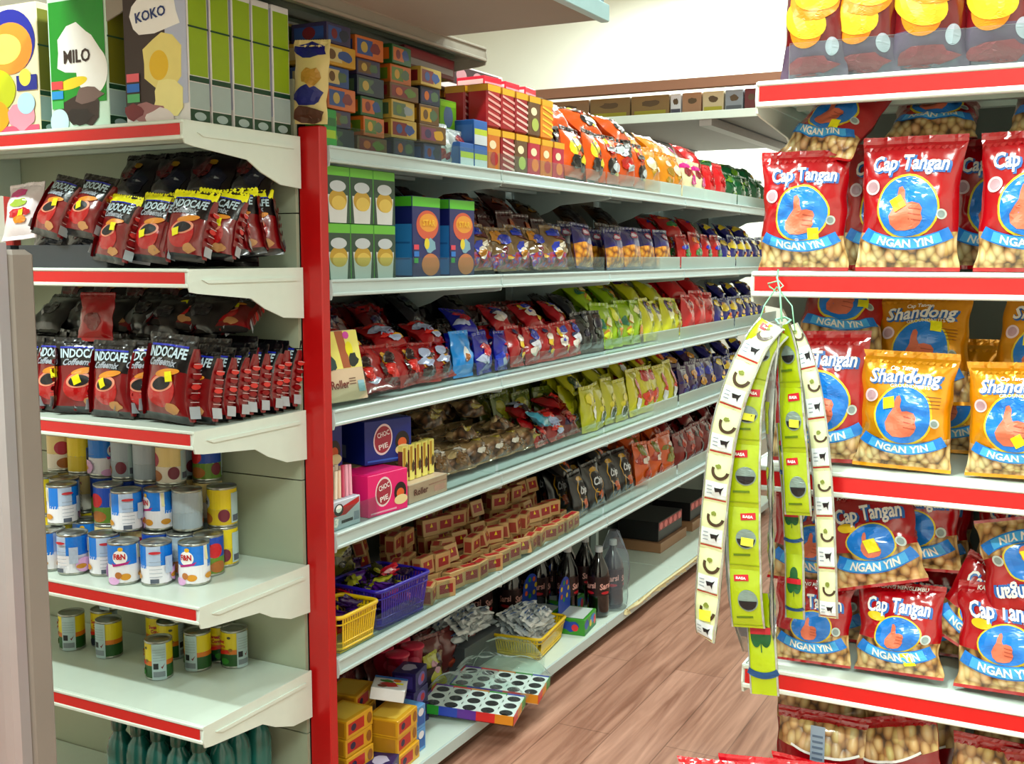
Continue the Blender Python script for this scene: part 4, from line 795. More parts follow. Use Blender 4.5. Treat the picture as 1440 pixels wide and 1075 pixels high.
# biscuit packs with yellow caps
def pack(c1, c2, stripes=True, w_=.082, h_=.135, d_=.075):
    pr = [('f', rect(-w_ / 2 + .001, w_ / 2 - .001, h_ * .84, h_ - .001), card('e2b428')), ('l', rect(-d_ / 2 + .001, d_ / 2 - .001, h_ * .84, h_ - .001), card('c9982a')), ('t', rect(-w_ / 2 + .002, w_ / 2 - .002, -d_ / 2 + .002, d_ / 2 - .002), card('e2b428'))]
    if stripes:
        for k in range(5): pr.append(('f', [(-w_ / 2 + .002, .012 + .02 * k + .012), (-w_ / 2 + .002, .012 + .02 * k + .019), (w_ / 2 - .002, .012 + .02 * k + .004), (w_ / 2 - .002, .012 + .02 * k - .004)], c2))
    else: pr += [('f', ell(0, h_ * .3, w_ * .3, h_ * .16), c2), ('f', ell(-.01, h_ * .62, w_ * .26, h_ * .1), card('f2e0c0'))]
    return carton(w_, d_, h_, c1, pr, 'biscuit_pack', 'biscuit pack', flap=False, bev=.006)
pk = [pack(card('b01a2a'), card('e8b0a8')), pack(card('a81c2e'), card('f0c8c0')), pack(card('d8842a'), card('c2282a'), False), pack(card('7a5a3a'), card('b8c46a'), False), pack(card('e89a2a'), card('f2d04a')), pack(card('c23050'), card('e88a3a'), False)]
order = [[2, 1, 3, 5, 2, 5], [0, 0, 1, 3, 4, 4]]
gcube = carton(.10, .07, .10, card('7fb32a'), [('f', ell(0, .05, .028, .034), card('6a7f9a')), ('f', rect(-.045, .045, .08, .095), card('9ac83a'))], 'tea_box', 'box')
for r in range(2):
    for i in range(6):
        for l in range(2 if i < 5 else 1):
            pk[order[l][i]].put((-1.752 - .085 * r, 3.165 + .098 * i, ZA[0] + l * .1364), AR + .03 * ((i * 3 + r) % 3 - 1), label='biscuit pack with yellow cap, %s along, %s row, %s layer' % (nth(i), ROWN[r], ['lower', 'upper'][l]), group='biscuit packs on the top aisle shelf')
stackc(bl2, -1.755, 3.10, ZA[0], 0, AR, '', '')
obx = carton(.10, .08, .11, card('c98a1c'), [('f', ell(0, .06, .03, .03), card('5a8a9a')), ('f', rect(-.04, .04, .01, .03), card('b8301c'))], 'biscuit_box', 'box'); obx.put((-1.84, 3.03, ZA[0]), AR, label='orange box behind the blue boxes on the top shelf'); gcube.put((-1.84, 3.03, ZA[0] + .1125), AR, label='lime green box with grey oval standing on an orange box')
pinkp = carton(.10, .11, .03, card('d81f4a'), [('f', rect(-.048, .048, .004, .012), card('f4a8b8')), ('l', rect(-.05, .05, .005, .02), card('f8d8e0'))], 'pink_pack', 'packet', flap=False)
for i in range(3): pinkp.put((-1.80, 3.22 + .13 * i, ZA[0] + .2745), AR + .1 * (i - 1), label='crimson flat pack lying over the biscuit packs, %s along' % nth(i), group='crimson packs over the biscuit packs')
wb = carton(.46, .13, .085, card('f2eef0'), [('f', rect(-.22, .20, .02, .08), card('4a3038'))] + [('f', ell(-.17 + .11 * k, .05, .035, .024), card('c8a0a8')) for k in range(4)], 'display_box', 'box', flap=False)
for i in range(4): pk[3].put((-1.955, 3.13 + .1 * i, ZA[0]), AR, label='brown biscuit pack at the back, %s along, lower layer' % nth(i), group='brown biscuit packs at the back'); pk[3].put((-1.955, 3.13 + .1 * i, ZA[0] + .1364), AR, label='brown biscuit pack at the back, %s along, upper layer' % nth(i), group='brown biscuit packs at the back')
wb.put((-1.955, 3.32, ZA[0] + .275), AR, label='white box with four pale ovals on dark, highest over the biscuit packs')
org = fam(9, .17, .20, .07, 'd8641a', ['1a1a20', '1a1a20', '1a1a20', 'e0d23a', 'c8d0d4', 'c22a1c'], 7, 4, topm=BLACKF); yel = fam(10, .17, .20, .07, 'e09a1a', ['b8962a', 'f2e6c8', 'd8701a'], 4); crm = fam(11, .17, .19, .07, 'f0e4c0', ['d82a9a', 'c2552a', '9a2a3a'], 4); redb = fam(12, .17, .20, .07, 'd8182a', ['e8502a', 'b0101c'], 3); grn = fam(13, .17, .17, .07, '1c6a42', ['6f9a2a', '2f8a5a', 'c8a83a'], 4)
run(org, 0, 3.80, 4.62, 'orange and black snack bag', 'orange snack bags on the top aisle shelf', .15, 3, .10, seed=2, sc_=1.06, up=.6)
run(yel, 0, 4.64, 5.1, 'amber yellow snack bag', 'amber snack bags on the top aisle shelf', .16, 3, .10, seed=3)
run(crm, 0, 5.12, 5.45, 'cream and pink snack bag', 'cream snack bags on the top aisle shelf', .16, 3, .10, seed=5)
run(redb, 0, 5.47, 5.80, 'plain scarlet snack bag', 'scarlet snack bags on the top aisle shelf', .16, 2, .10, seed=6)
run(grn, 0, 5.82, 6.65, 'dark green snack bag', 'green snack bags on the top aisle shelf', .17, 2, .10, seed=7)
# --- second shelf
def cup_carton():
    w_, d_, h_ = .103, .06, .142; pr = [('f', rect(-.05, .05, .118, .14), card('7cc84a')), ('f', rect(-.05, .05, .0, .118), card('3a5a4a')), ('f', [(-.035, .0), (.035, .0), (.042, .07), (-.042, .07)], card('dcdfe0')), ('f', ell(0, .058, .038, .026), card('c9a83a')), ('f', ell(.004, .05, .03, .018), card('e2c86a')), ('f', ell(0, .092, .034, .014), card('cdd4da')), ('l', rect(-.028, .028, .005, .118), card('2f6f8a')), ('l', rect(-.028, .028, .12, .14), card('5fae3a'))]
    return carton(w_, d_, h_, card('5aa83a'), pr, 'cereal_carton', 'carton', flap=False)
cc = cup_carton()
for r in range(2):
    for i in range(3):
        for l in range(2): cc.put((-1.728 - .07 * r, 2.303 + .1045 * i, ZA[1] + l * .1434), AR, label='green topped carton picturing a cup, %s from the red post, %s layer, %s row' % (nth(i), ['lower', 'upper'][l], ROWN[r]), group='green topped cup cartons on the second aisle shelf')
w_, d_, h_ = .155, .075, .228
orion = carton(w_, d_, h_, card('1c2a78'), [('f', rect(-.077, .077, .20, .227), card('6cc83a')), ('f', ell(.005, .148, .062, .042), card('d86a4a')), ('f', ell(.01, .155, .05, .026), card('e8a83a')), ('f', blob(.02, .09, .035, .022, random.Random(3)), card('8fb8c8')), ('f', ell(.0, .095, .014, .016), card('e8d83a')), ('f', ell(.02, .035, .05, .032), card('d08a5a')), ('f', rect(-.072, -.045, .078, .092), card('e0506a')), ('f', rect(-.072, -.045, .058, .073), card('2f8ad8')), ('f', rect(-.072, -.05, .04, .054), card('3fae5a')), ('l', rect(-.036, .036, .005, .15), card('3a8ac8')), ('l', rect(-.036, .036, .20, .227), card('5fb83a')), ('l', rect(-.03, .03, .095, .1), card('2a6aa8')), ('l', rect(-.03, .03, .05, .054), card('2a6aa8'))], 'cereal_box', 'cereal box', [('f', 'STAR', .024, .01, .155, card('f2c83a'), .07, {})])
for i in range(2):
    for r in range(2): orion.put((-1.742 - .085 * r, 2.735 + .205 * i, ZA[1]), AR + .02, label='navy cereal box with green top band, %s from the cup cartons, %s' % (nth(i), ['front', 'behind']and(['front', 'behind'][r])), group='navy cereal boxes on the second aisle shelf')
clr = [snack(60 + k, .15, .16, .07, clear('bag_film', 'd8c8a8', .30, .12), [], lowm=CANDY if k % 2 else CHIPS, low=.62, name='clear_snack_bag', cat='snack bag', topm=clear('bag_film', 'd8c8a8', .30, .12), wr=2) for k in range(2)]
clr = [snack(60 + k, .15, .16, .07, foil('8a7048', .15, .9), shapes(random.Random(k), [foil('1f48c0'), foil('d8b03a', .15, .9), foil('e8e0d0', .15, .9), foil('7a1a24'), foil('c8902a')], 6), name='glossy_snack_bag', cat='snack bag', lowm=CANDY, low=.35, wr=2.5) for k in range(3)]
mrn = fam(14, .15, .21, .05, '5a1a1c', ['a8541c', 'c8701c', '2a1a1c'], 4); 
run(clr, 1, 3.10, 3.80, 'glossy gold and blue snack bag', 'gold and blue bags on the second aisle shelf', .15, 1, seed=2, second=False, lean=-.3)
run(mrn, 1, 3.06, 3.85, 'maroon and orange tall bag', 'maroon bags at the back of the second aisle shelf', .14, 3, .08, x0=-1.84, seed=3, second=True, up=.42)
nav = [snack(90 + k, .19, .175, .06, foil('231f78'), [(foil('b83a6a'), .08, .80, .26, .10), (foil('e0d8e8'), .05, .80, .16, .05)], lowm=CHIPS, low=.55, name='chip_bag', cat='chip bag', wr=.8) for k in range(2)]
run(nav, 1, 3.84, 4.10, 'navy topped golden chip bag near the joint', 'navy topped chip bags near the joint', .19, 2, seed=5, second=False)
run(nav, 1, 4.20, 4.95, 'navy topped golden chip bag', 'navy topped chip bags farther along', .185, 2, seed=6, second=False, jitter=.3)
brn = fam(15, .17, .19, .05, '5a3c1c', ['3a2a1c', '8a6a2a', '2a2030'], 4); run(brn, 1, 3.9, 5.0, 'brown sweet bag', 'brown bags at the back of the second aisle shelf', .17, 2, .08, x0=-1.90, seed=8, second=True, up=.55)
ryb = fam(16, .15, .17, .06, 'c8181e', ['f0b82a', '2a3aa8', 'f0902a', '3a8a4a'], 5); run(ryb, 1, 5.10, 5.75, 'red and yellow snack bag', 'red and yellow bags on the second aisle shelf', .15, 3, seed=9)
bor = fam(17, .15, .16, .06, '2a2a8a', ['e8822a', 'e8b88a', 'f0d83a'], 5); run(bor, 1, 5.78, 6.65, 'blue and orange snack bag', 'blue and orange bags on the second aisle shelf', .15, 2, seed=10)
# --- third shelf
roll = carton(.155, .06, .185, card('e2cdb4'), [('f', rect(-.0765, .0765, .085, .184), card('efe88a')), ('f', [(-.06, .10), (-.035, .10), (-.045, .184), (-.07, .184)], card('c88a5a')), ('f', [(.0, .086), (.03, .086), (.02, .184), (-.012, .184)], card('b8704a')), ('f', ell(.035, .135, .014, .02), card('f0e81a')), ('f', ell(-.05, .13, .012, .018), card('e8d81a')), ('f', blob(.045, .105, .02, .022, random.Random(2)), card('2f3a3a')), ('f', blob(-.04, .10, .018, .02, random.Random(4)), card('3a5a5a')), ('f', ell(.03, .172, .012, .01), card('d85ab8')), ('f', rect(.045, .07, .02, .05), card('a8cfe0'))] + [('f', rect(.012, .038, .042 + .007 * k, .0445 + .007 * k), card('8a6a5a')) for k in range(3)], 'roll_display_box', 'box', [('f', 'Roller', .030, -.026, .045, card('8a3a30'), .07, {})])
roll.put((-1.725, 2.338, ZA[2] + .0), AR - .08, -.22, .0, 'yellow and cream display box reading Roller, tilted by the red post'); 
flatr = snack(101, .16, .10, .03, foil('9a1420'), [(foil('b8c0d8'), .1, .5, .3, .2), (foil('d8a03a'), -.2, .5, .1, .1)], name='sweet_bag', cat='sweet bag', wr=2); flatr.put((-1.70, 2.50, ZA[2] + .005), AR, -1.3, 0, 'flat red sweet bag lying before the cream display box')
rd = fam(18, .13, .13, .05, 'a8101c', ['d8281c', 'e8b83a', '8a0c18', 'b8c4e0', '3a1a24'], 10, 3, name='sweet_bag', cat='sweet bag', wr=2); rd2 = fam(19, .13, .13, .05, '7a0e1a', ['a8181c', '3a2a5a', '8a3a1c'], 5, 2, name='sweet_bag', cat='sweet bag', wr=2)
run(rd, 2, 2.43, 2.98, 'red sweet bag with yellow bits', 'red sweet bags on the third aisle shelf', .11, 2, .075, seed=3, lean=-.35)
run(rd2, 2, 2.28, 3.0, 'dark red sweet bag', 'dark red sweet bags behind on the third aisle shelf', .125, 3, .07, x0=-1.90, seed=4, z=ZA[2], up=.85)
lbu = [snack(110, .12, .15, .05, foil('28a0e8'), [(foil('e8f0f4'), .0, .5, .15, .2), (foil('b87a4a'), .0, .4, .12, .12)], name='sweet_bag', cat='sweet bag', wr=1.5)]; run(lbu, 2, 2.98, 3.10, 'sky blue sweet bag', 'sky blue bag', .12, 1, seed=5, second=False)
dbl = fam(20, .12, .14, .05, '1a2aa8', ['3a5ae0', 'c8d0e8', 'c81a3a'], 5, 2, name='sweet_bag', cat='sweet bag', wr=1.5); run(dbl, 2, 3.10, 3.34, 'royal blue sweet bag', 'royal blue bags on the third aisle shelf', .12, 2, seed=6)
blk = fam(21, .14, .16, .05, '1c1e2c', ['2a3050', '3a4a3a', '4a1a24'], 4, 2, name='sweet_bag', cat='sweet bag', wr=1.5); run(blk, 2, 3.0, 3.5, 'black and navy sweet bag', 'black sweet bags behind on the third aisle shelf', .13, 3, .07, x0=-1.90, seed=7, up=.7)
mxd = fam(22, .12, .14, .05, 'b81a2c', ['e8e0d8', '2a48c0', 'e8c83a', 'd8d8e0', '1a2a6a'], 6, 4, name='sweet_bag', cat='sweet bag', wr=1.5); run(mxd, 2, 3.34, 3.95, 'red white and blue sweet bag', 'mixed sweet bags on the third aisle shelf', .12, 2, seed=8)
run(fam(23, .15, .2, .05, '8a2a1c', ['c8641c', '5a1420'], 4), 2, 3.5, 4.0, 'rust coloured sweet bag', 'rust bags at the back of the third aisle shelf', .14, 2, .08, x0=-1.93, seed=9, second=False)
run(blk, 2, 3.95, 4.15, 'black and navy sweet bag near the joint', 'black sweet bags by the third joint', .12, 3, seed=10)
yg = fam(24, .15, .19, .06, 'a8c81a', ['e0e82a', '1a8a6a', 'd89a3a', 'f0f0c0', '6f9a1c'], 5, 3); run(yg, 2, 4.12, 4.62, 'lime green snack bag', 'lime green bags on the third aisle shelf', .13, 3, .09, seed=11)
yv = fam(25, .15, .19, .06, 'd8d81e', ['5a3a7a', 'e8e8b0', 'a8b82a', 'c8a01a'], 5, 3); run(yv, 2, 4.64, 5.15, 'yellow snack bag with purple mark', 'yellow bags on the third aisle shelf', .14, 3, .09, seed=12)
run(redb, 2, 5.17, 5.65, 'scarlet snack bag', 'scarlet bags on the third aisle shelf', .15, 3, .09, seed=13); run(bor, 2, 5.67, 6.65, 'blue and orange snack bag', 'blue and orange bags on the third aisle shelf', .15, 2, .09, seed=14)
# --- fourth shelf
PNK = card('f0288a'); 
strawb = carton(.13, .12, .075, card('cfd6e4'), [('f', [(-.06, .05), (.06, .072), (.06, .058), (.0, .035), (-.06, .036)], card('c81a2a')), ('f', ell(-.03, .052, .02, .016), INK), ('f', ell(-.03, .055, .013, .010), WH), ('f', rect(.035, .058, .012, .035), card('a8b0c4')), ('f', rect(-.02, .03, .014, .022), card('3a3a44')), ('f', [(-.055, .01), (-.04, .006), (-.03, .03), (-.05, .03)], WH)], 'straw_display_box', 'box', [('f', '3', .03, -.045, .022, WH, .016, {})], flap=False)
o = strawb.put((-1.755, 2.31, ZA[3]), AR, label='white and red display box of wafer straws nearest the red post')
g = G(); rnd = random.Random(4)
for i in range(7):
    for j in range(3): x = -.05 + .0165 * i; y_ = -.04 + .03 * j; g.tube([(x, y_, .076), (x + rnd.uniform(-.004, .004), y_, .155 + rnd.uniform(-.008, .008))], .0055, card(rnd.choice(['e8a8b8', 'd87a8a', 'f0dcc8', 'e8c8b0', 'c84a6a'])), 7)
obj('wafer_straws', g, o)['kind'] = 'stuff'
def mpie(w_, d_, h_, base, nm='pie_box'):
    return carton(w_, d_, h_, base, [('f', ell(-.02, h_ * .55, .034, h_ * .36, a=-.2), card('f2e0e4')), ('f', ell(-.02, h_ * .55, .030, h_ * .31, a=-.2), card('b8405a')), ('f', ell(.05, h_ * .45, .026, h_ * .24), card('2a1c1c')), ('f', ell(.05, h_ * .42, .016, h_ * .12), card('e87a3a')), ('f', ell(.052, h_ * .26, .028, h_ * .12), card('efe0b0')), ('f', rect(-w_ * .45, w_ * .2, h_ * .06, h_ * .1), card('f4b8cc' if base is PNK else '4a7ad8')), ('l', rect(-.06, .0, h_ * .1, h_ * .4), card('8a94a8') if base is not PNK else PNK)], nm, 'pie box', [('f', 'CHOC', .020, -.021, h_ * .68, card('f8eef0'), .044, {'rot': .2}), ('f', 'PIE', .020, -.021, h_ * .40, card('f8eef0'), .034, {'rot': .2})])
mp1 = mpie(.165, .12, .115, PNK); mp1.put((-1.747, 2.505, ZA[3]), AR - .12, label='hot pink choc pie box on the fourth aisle shelf')
rol2 = carton(.21, .10, .055, card('d9c4b0'), [('f', rect(.03, .09, .012, .03), card('b89a8a')), ('f', rect(.0, .1, .036, .04), card('a88a7a'))], 'roll_display_box', 'box', [('f', 'Roller', .026, -.045, .030, card('6a3a30'), .075, {})], flap=False)
o = rol2.put((-1.742, 2.715, ZA[3]), AR, label='long cream display box reading Roller beside the pink box')
bar = carton(.026, .018, .105, card('efe88a'), [('f', rect(-.012, .0, .03, .1), card('c8a02a')), ('f', blob(.004, .04, .008, .02, random.Random(1)), card('5a4a2a')), ('l', rect(-.008, .008, .01, .09), card('8a4a4a'))], 'wafer_bar', 'wafer bar', flap=False)
for i in range(5): bar.put((-1.735 - .0, 2.645 + .036 * i, ZA[3] + .0562), AR, label='yellow wafer bar standing on the cream display box, %s along' % nth(i), group='yellow wafer bars')
blb = mpie(.17, .17, .125, card('16389a')); und = carton(.20, .14, .118, card('8a7a5a'), [('f', rect(-.09, -.05, .02, .1), card('e8e08a')), ('f', rect(-.03, .01, .02, .1), card('e8e08a'))], 'shelf_carton', 'carton', flap=False)
for i in range(2): und.put((-1.87, 2.385 + .22 * i, ZA[3]), AR, label='brown open carton behind the pie boxes, %s along' % nth(i), group='brown cartons behind the pie boxes')
blb.put((-1.835, 2.625, ZA[3] + .119), AR - .30, label='royal blue choc pie box stacked high over the pink one'); blb.put((-1.895, 2.37, ZA[3] + .119), AR - .05, label='royal blue box behind the straws, turned spine outward')
gw = carton(.10, .10, .14, card('8a96a4'), name='grey_box', cat='box'); gw.put((-1.90, 2.275, ZA[3] - .0), AR, label='plain grey box tucked at the red post behind the straws', scale=.5)
cok = [snack(120 + k, .15, .10, .06, foil('a8906a', .12, .9), shapes(random.Random(k + 9), [foil('8a6a40', .12, .9), foil('c8b48a', .12, 1.0), foil('b8a83a', .2, .9), foil('e8e4dc', .1, 1.0)], 4), lowm=COOKIE, low=.6, name='cookie_bag', cat='cookie bag', wr=2.5) for k in range(3)]
run(cok, 3, 2.84, 3.62, 'clear bag of brown cookies', 'cookie bags on the fourth aisle shelf', .13, 2, .085, seed=3, lean=-.75)
run(cok, 3, 2.80, 3.5, 'dark cookie bag at the back', 'cookie bags behind on the fourth aisle shelf', .14, 3, .075, x0=-1.90, seed=4, lean=-.3, up=.8, second=True)
run(rd2 + rd, 3, 3.52, 3.95, 'crimson sweet bag', 'crimson bags on the fourth aisle shelf', .13, 2, seed=5, lean=-.6); cyan = snack(130, .13, .09, .04, foil('5ab0c8'), [], name='sweet_bag', cat='sweet bag', wr=2); cyan.put((-1.735, 3.62, ZA[3] + .05), AR + .5, -1.0, .3, 'pale blue sweet bag lying among the crimson ones')
run(fam(26, .14, .2, .05, '6a7a1a', ['a8a82a', '3a4a1c'], 4), 3, 3.5, 4.1, 'olive sweet bag', 'olive bags behind on the fourth aisle shelf', .14, 3, .075, x0=-1.88, seed=6, second=False)
yl = fam(27, .13, .19, .05, 'c8c82a', ['e8e04a', '3a5a3a', 'e8e8e0', '8a8a1a'], 5, 3); run(yl, 3, 3.97, 4.45, 'yellow green sweet bag', 'yellow green bags on the fourth aisle shelf', .11, 3, .08, seed=7)
yr = fam(28, .14, .2, .05, 'd8d42a', ['e04a1c', 'f08a2a', 'e8e8e8', 'c8201c'], 5, 3); run(yr, 3, 4.47, 5.1, 'yellow and red snack bag', 'yellow and red bags on the fourth aisle shelf', .13, 3, .08, seed=8)
pv = fam(29, .14, .17, .05, '5a3a6a', ['3a2a8a', 'c8c8d0', 'd8a02a', '2a3ac0'], 5, 2); run(pv, 3, 5.12, 5.7, 'violet and blue snack bag', 'violet bags on the fourth aisle shelf', .14, 3, .08, seed=9); run(bor, 3, 5.72, 6.65, 'blue and orange bag', 'blue and orange bags on the fourth aisle shelf', .15, 2, .09, seed=10)
# --- fifth shelf: baskets, raisin boxes, black and orange bags
def basket(L_, D_, H_, m_, name, label, loc, rz, tilt=0):
    g = G(); b0 = .86; n = 9; r_ = .0028
    def rr_(L2, D2, z, q=.02, k=5):
        pts = []
        for cx_, cy_, a0 in ((L2 / 2 - q, D2 / 2 - q, 0), (-L2 / 2 + q, D2 / 2 - q, 90), (-L2 / 2 + q, -D2 / 2 + q, 180), (L2 / 2 - q, -D2 / 2 + q, 270)):
            for i in range(k): a = math.radians(a0 + 90 * i / (k - 1)); pts.append((cx_ + q * math.cos(a), cy_ + q * math.sin(a), z))
        return pts
    g.tube(rr_(L_, D_, H_), .006, m_, 8, True); g.tube(rr_(L_ * (b0 + .02), D_ * (b0 + .02), .012), .004, m_, 6, True)
    g.box(-L_ * b0 / 2, L_ * b0 / 2, -D_ * b0 / 2, D_ * b0 / 2, .002, .005, m_); g.tube(rr_(L_ * .985, D_ * .985, H_ * .8), .0025, m_, 6, True); g.tube(rr_(L_ * .90, D_ * .9, H_ * .28), .0025, m_, 6, True)
    def wall(ax, sg):
        w1 = (L_ if ax == 0 else D_) - .03; n = int(w1 / .0105)
        for i in range(n + 1):
            u = -w1 / 2 + w1 * i / n; a = (D_ if ax == 0 else L_) / 2 * sg
            p = [(u * (b0 + .02), a * (b0 + .02), .012), (u, a, H_ - .002)]
            if ax: p = [(q[1], q[0], q[2]) for q in p]
            d = .0040; x1, y1, z1 = p[0]; x2, y2, z2 = p[1]
            if ax == 0: g.add([(x1 - d, y1, z1), (x1 + d, y1, z1), (x2 + d, y2, z2), (x2 - d, y2, z2)], [(0, 1, 2, 3)], m_)
            else: g.add([(x1, y1 - d, z1), (x1, y1 + d, z1), (x2, y2 + d, z2), (x2, y2 - d, z2)], [(0, 1, 2, 3)], m_)
    for ax in (0, 1):
        for sg in (1, -1): wall(ax, sg)
    R = Matrix.Rotation(rz, 4, 'Z') @ Matrix.Rotation(tilt, 4, 'X')
    o = obj(name, g, None, loc, R.to_euler()); tag(o, label, 'basket'); return o
YB = mt('e8c80e', .35, coat=.3); PB = mt('3a22b0', .35, coat=.3)
basket(.18, .13, .10, YB, 'plastic_basket', 'yellow plastic basket of purple sweets touching the red post', (-1.750, 2.352, ZA[4]), AR)
basket(.25, .19, .115, PB, 'plastic_basket', 'violet plastic basket of foil wrapped sweets beside the small yellow one', (-1.783, 2.585, ZA[4]), AR - .05)
sw = [snack(140 + k, .06, .035, .018, foil(c), [(foil(d), 0, .5, .3, .2)], name='wrapped_sweet', cat='sweet', wr=2) for k, (c, d) in enumerate([('5a1a8a', 'c8c83a'), ('3a1460', '8a4ac8'), ('b8b83a', '5a5a1a'), ('c81a3a', 'f0c8c8'), ('4a4a1c', 'a8a83a'), ('2a1040', '6a2aa0')])]
rnd = random.Random(6)
for bn, (cx_, cy_, L2, D2, zz, n) in (('yellow', (-1.755, 2.335, .12, .07, .075, 16)), ('violet', (-1.79, 2.575, .19, .13, .085, 42))):
    for i in range(n):
        sw[rnd.choice([0, 0, 1, 2, 4, 5, 3] if bn == 'violet' else [0, 0, 2, 3, 1])].put((cx_ + rnd.uniform(-D2 / 2, D2 / 2), cy_ + rnd.uniform(-L2 / 2, L2 / 2), ZA[4] + zz * (i % 4 + .6) / 4 + .012), rnd.uniform(0, 6), rnd.uniform(-1.2, -.2), rnd.uniform(-.5, .5), 'wrapped sweet heaped in the %s basket by the red post' % bn, 'wrapped sweets in the %s basket' % bn, 1.0, parts=False)
choc = fam(30, .11, .12, .05, '4a1a6a', ['2a1030', 'a8a83a', '7a3ab0'], 5, 2, name='chocolate_bag', cat='sweet bag', wr=2); run(choc, 4, 2.28, 2.75, 'purple chocolate bag', 'purple bags behind the baskets', .11, 2, .07, x0=-1.94, seed=2, up=.6)
run(fam(31, .11, .12, .05, '6a6a2a', ['a8a84a', '3a3a1c'], 4, 1, name='sweet_bag', cat='sweet bag'), 4, 2.28, 2.62, 'olive foil bag', 'olive foil bags behind the baskets', .11, 1, x0=-1.89, seed=3, z=ZA[4] + .10, second=False)
rai = carton(.072, .034, .056, card('c9a878'), [('f', rect(-.025, .025, .014, .042), card('a81c28')), ('f', [(-.005, .028), (.008, .028), (.002, .042)], card('e8d01a')), ('t', rect(-.027, .027, -.010, .010), card('b82430')), ('l', rect(-.012, .012, .006, .042), card('a84a38'))], 'raisin_box', 'box', flap=False)
rnd = random.Random(9)
for r in range(5):
    for i in range(15):
        y = 2.76 + .075 * i + rnd.uniform(-.008, .008)
        for l in range(1 + min(2, (r + 1) // 2)):
            if l and rnd.random() < .15: break
            q = rnd.random(); rai.put((-1.718 - .062 * r + rnd.uniform(-.006, .006), y, ZA[4] + l * .057), AR + rnd.uniform(-.5, .5), 0 if l == 0 and q < .6 else -rnd.choice([0, .25, .1]), 0, 'small red and tan box, %s along, %s row, %s layer of the heap' % (nth(i), ROWN[r], ['bottom', 'middle', 'top'][l]), 'small red and tan boxes heaped on the fifth aisle shelf')
def blackbag(seed):
    w, h, t = .15, .19, .06; S = bag_surface(w, h, t, seed, .06, .05, 1.2); mp = bag_map(S, w, h); g = G(); bag_grid(g, S, [(lambda u: 1.0, BLACKF)], 12, 16)
    yk = foil('c8a02a', .25)
    for a0, a1, cz_, R_ in ((.0, 2.0, .56, .30), (0.2, 1.8, .24, .24)): g.decal(arcband(0, h * cz_, w * R_, w * .035, PI * a0, PI * a1, 20), yk, mp, .0014, .01)
    g.decal(ell(0, h * .56, w * .26, h * .18), INK, mp, .0018); g.decal(ell(.01, h * .26, w * .18, h * .11), foil('c8641c'), mp, .0022); g.decal(ell(-.01, h * .2, w * .07, h * .06), INK, mp, .003)
    g.text('Chip', .042, 0, h * .575, mt('d8dce0', .3), mp, .004, bold=.03, width=w * .46, shear=.2)
    g.decal(ell(0, h * .83, w * .2, h * .05), yk, mp, .0014); return Kind('black_snack_bag', 'snack bag', g, [('top_seal', seal_strip(S, w, h, .92, .995, BLACKF), None)], t, w, h)
bb = [blackbag(1.1), blackbag(5.1)]; run(bb, 4, 3.88, 4.55, 'black snack bag with yellow outlines', 'black snack bags on the fifth aisle shelf', .15, 3, .09, seed=4, lean=-.25)
ob = fam(32, .14, .19, .06, 'd86a1a', ['e8902a', '8a8a2a', 'e8e0d8', 'b8401c'], 5, 3); run(ob, 4, 4.57, 5.05, 'orange snack bag', 'orange snack bags on the fifth aisle shelf', .14, 3, .09, seed=5)
dr = fam(33, .15, .18, .06, '8a141c', ['6a0e16', 'b8401c', '3a1418'], 4, 2); run(dr, 4, 5.07, 6.65, 'dark crimson snack bag', 'dark crimson bags on the fifth aisle shelf', .16, 3, .09, seed=6)
# --- bottom shelf of the aisle run
Zb = ZB
yb = carton(.125, .105, .052, card('e2b42c'), [('f', rect(-.055, .02, .01, .042), card('c8301c')), ('f', ell(-.03, .026, .012, .01), card('2a2a5a')), ('l', rect(-.045, .045, .006, .046), card('c9982a')), ('f', ell(.045, .026, .012, .016), card('a8701c')), ('t', rect(-.05, .05, -.04, .04), card('e8c85a'))], 'sweet_box', 'sweet box', flap=False)
stackc(yb, -1.755, 2.60, Zb, 3, AR + .1, 'yellow sweet box with red panel in the front stack', 'yellow sweet boxes on the bottom aisle shelf', .004, 2)
stackc(yb, -1.80, 2.43, Zb, 4, AR, 'yellow sweet box with red panel in the stack by the post', 'yellow sweet boxes on the bottom aisle shelf', .004, 3)
stackc(yb, -1.89, 2.58, Zb, 4, AR + .2, 'yellow sweet box with red panel in the rear stack', 'yellow sweet boxes on the bottom aisle shelf', .004, 4)
lbx = carton(.05, .10, .07, card('6fa8dc'), [('f', rect(-.02, .02, .01, .05), card('2f6fb8')), ('f', ell(0, .05, .015, .012), card('e8e8f0'))], 'sweet_box', 'sweet box', flap=False)
for l in range(2): lbx.put((-1.77, 2.705, Zb + .0712 * l), AR, label='light blue slim box beside the yellow sweet boxes, %s one' % ['lower', 'upper'][l], group='light blue slim boxes')
kin = carton(.165, .10, .035, card('eef0f2'), [('t', blob(-.02, 0, .035, .03, random.Random(1)), card('c83a3a')), ('t', blob(.025, .01, .02, .025, random.Random(2)), card('3f9a3a')), ('t', ell(.04, -.02, .02, .012), card('e8882a')), ('t', ell(-.05, .02, .018, .014), card('8a4a2a')), ('t', rect(-.01, .012, -.04, -.018), YEL), ('r', rect(-.05, .05, .001, .034), card('2f86d8')), ('t', rect(.058, .082, -.05, .05), card('2f86d8')), ('f', rect(-.07, .02, .006, .028), card('c8d4e0'))], 'chocolate_box', 'chocolate box', flap=False)
kin.put((-1.79, 2.625, Zb + .21), AR + .35, 0, -.22, label='white and blue chocolate box with fruit print tilted on the yellow boxes') if False else kin.put((-1.79, 2.635, Zb + .165), AR + .5, .15, .18, 'white and blue chocolate box with fruit print tilted on the yellow boxes')
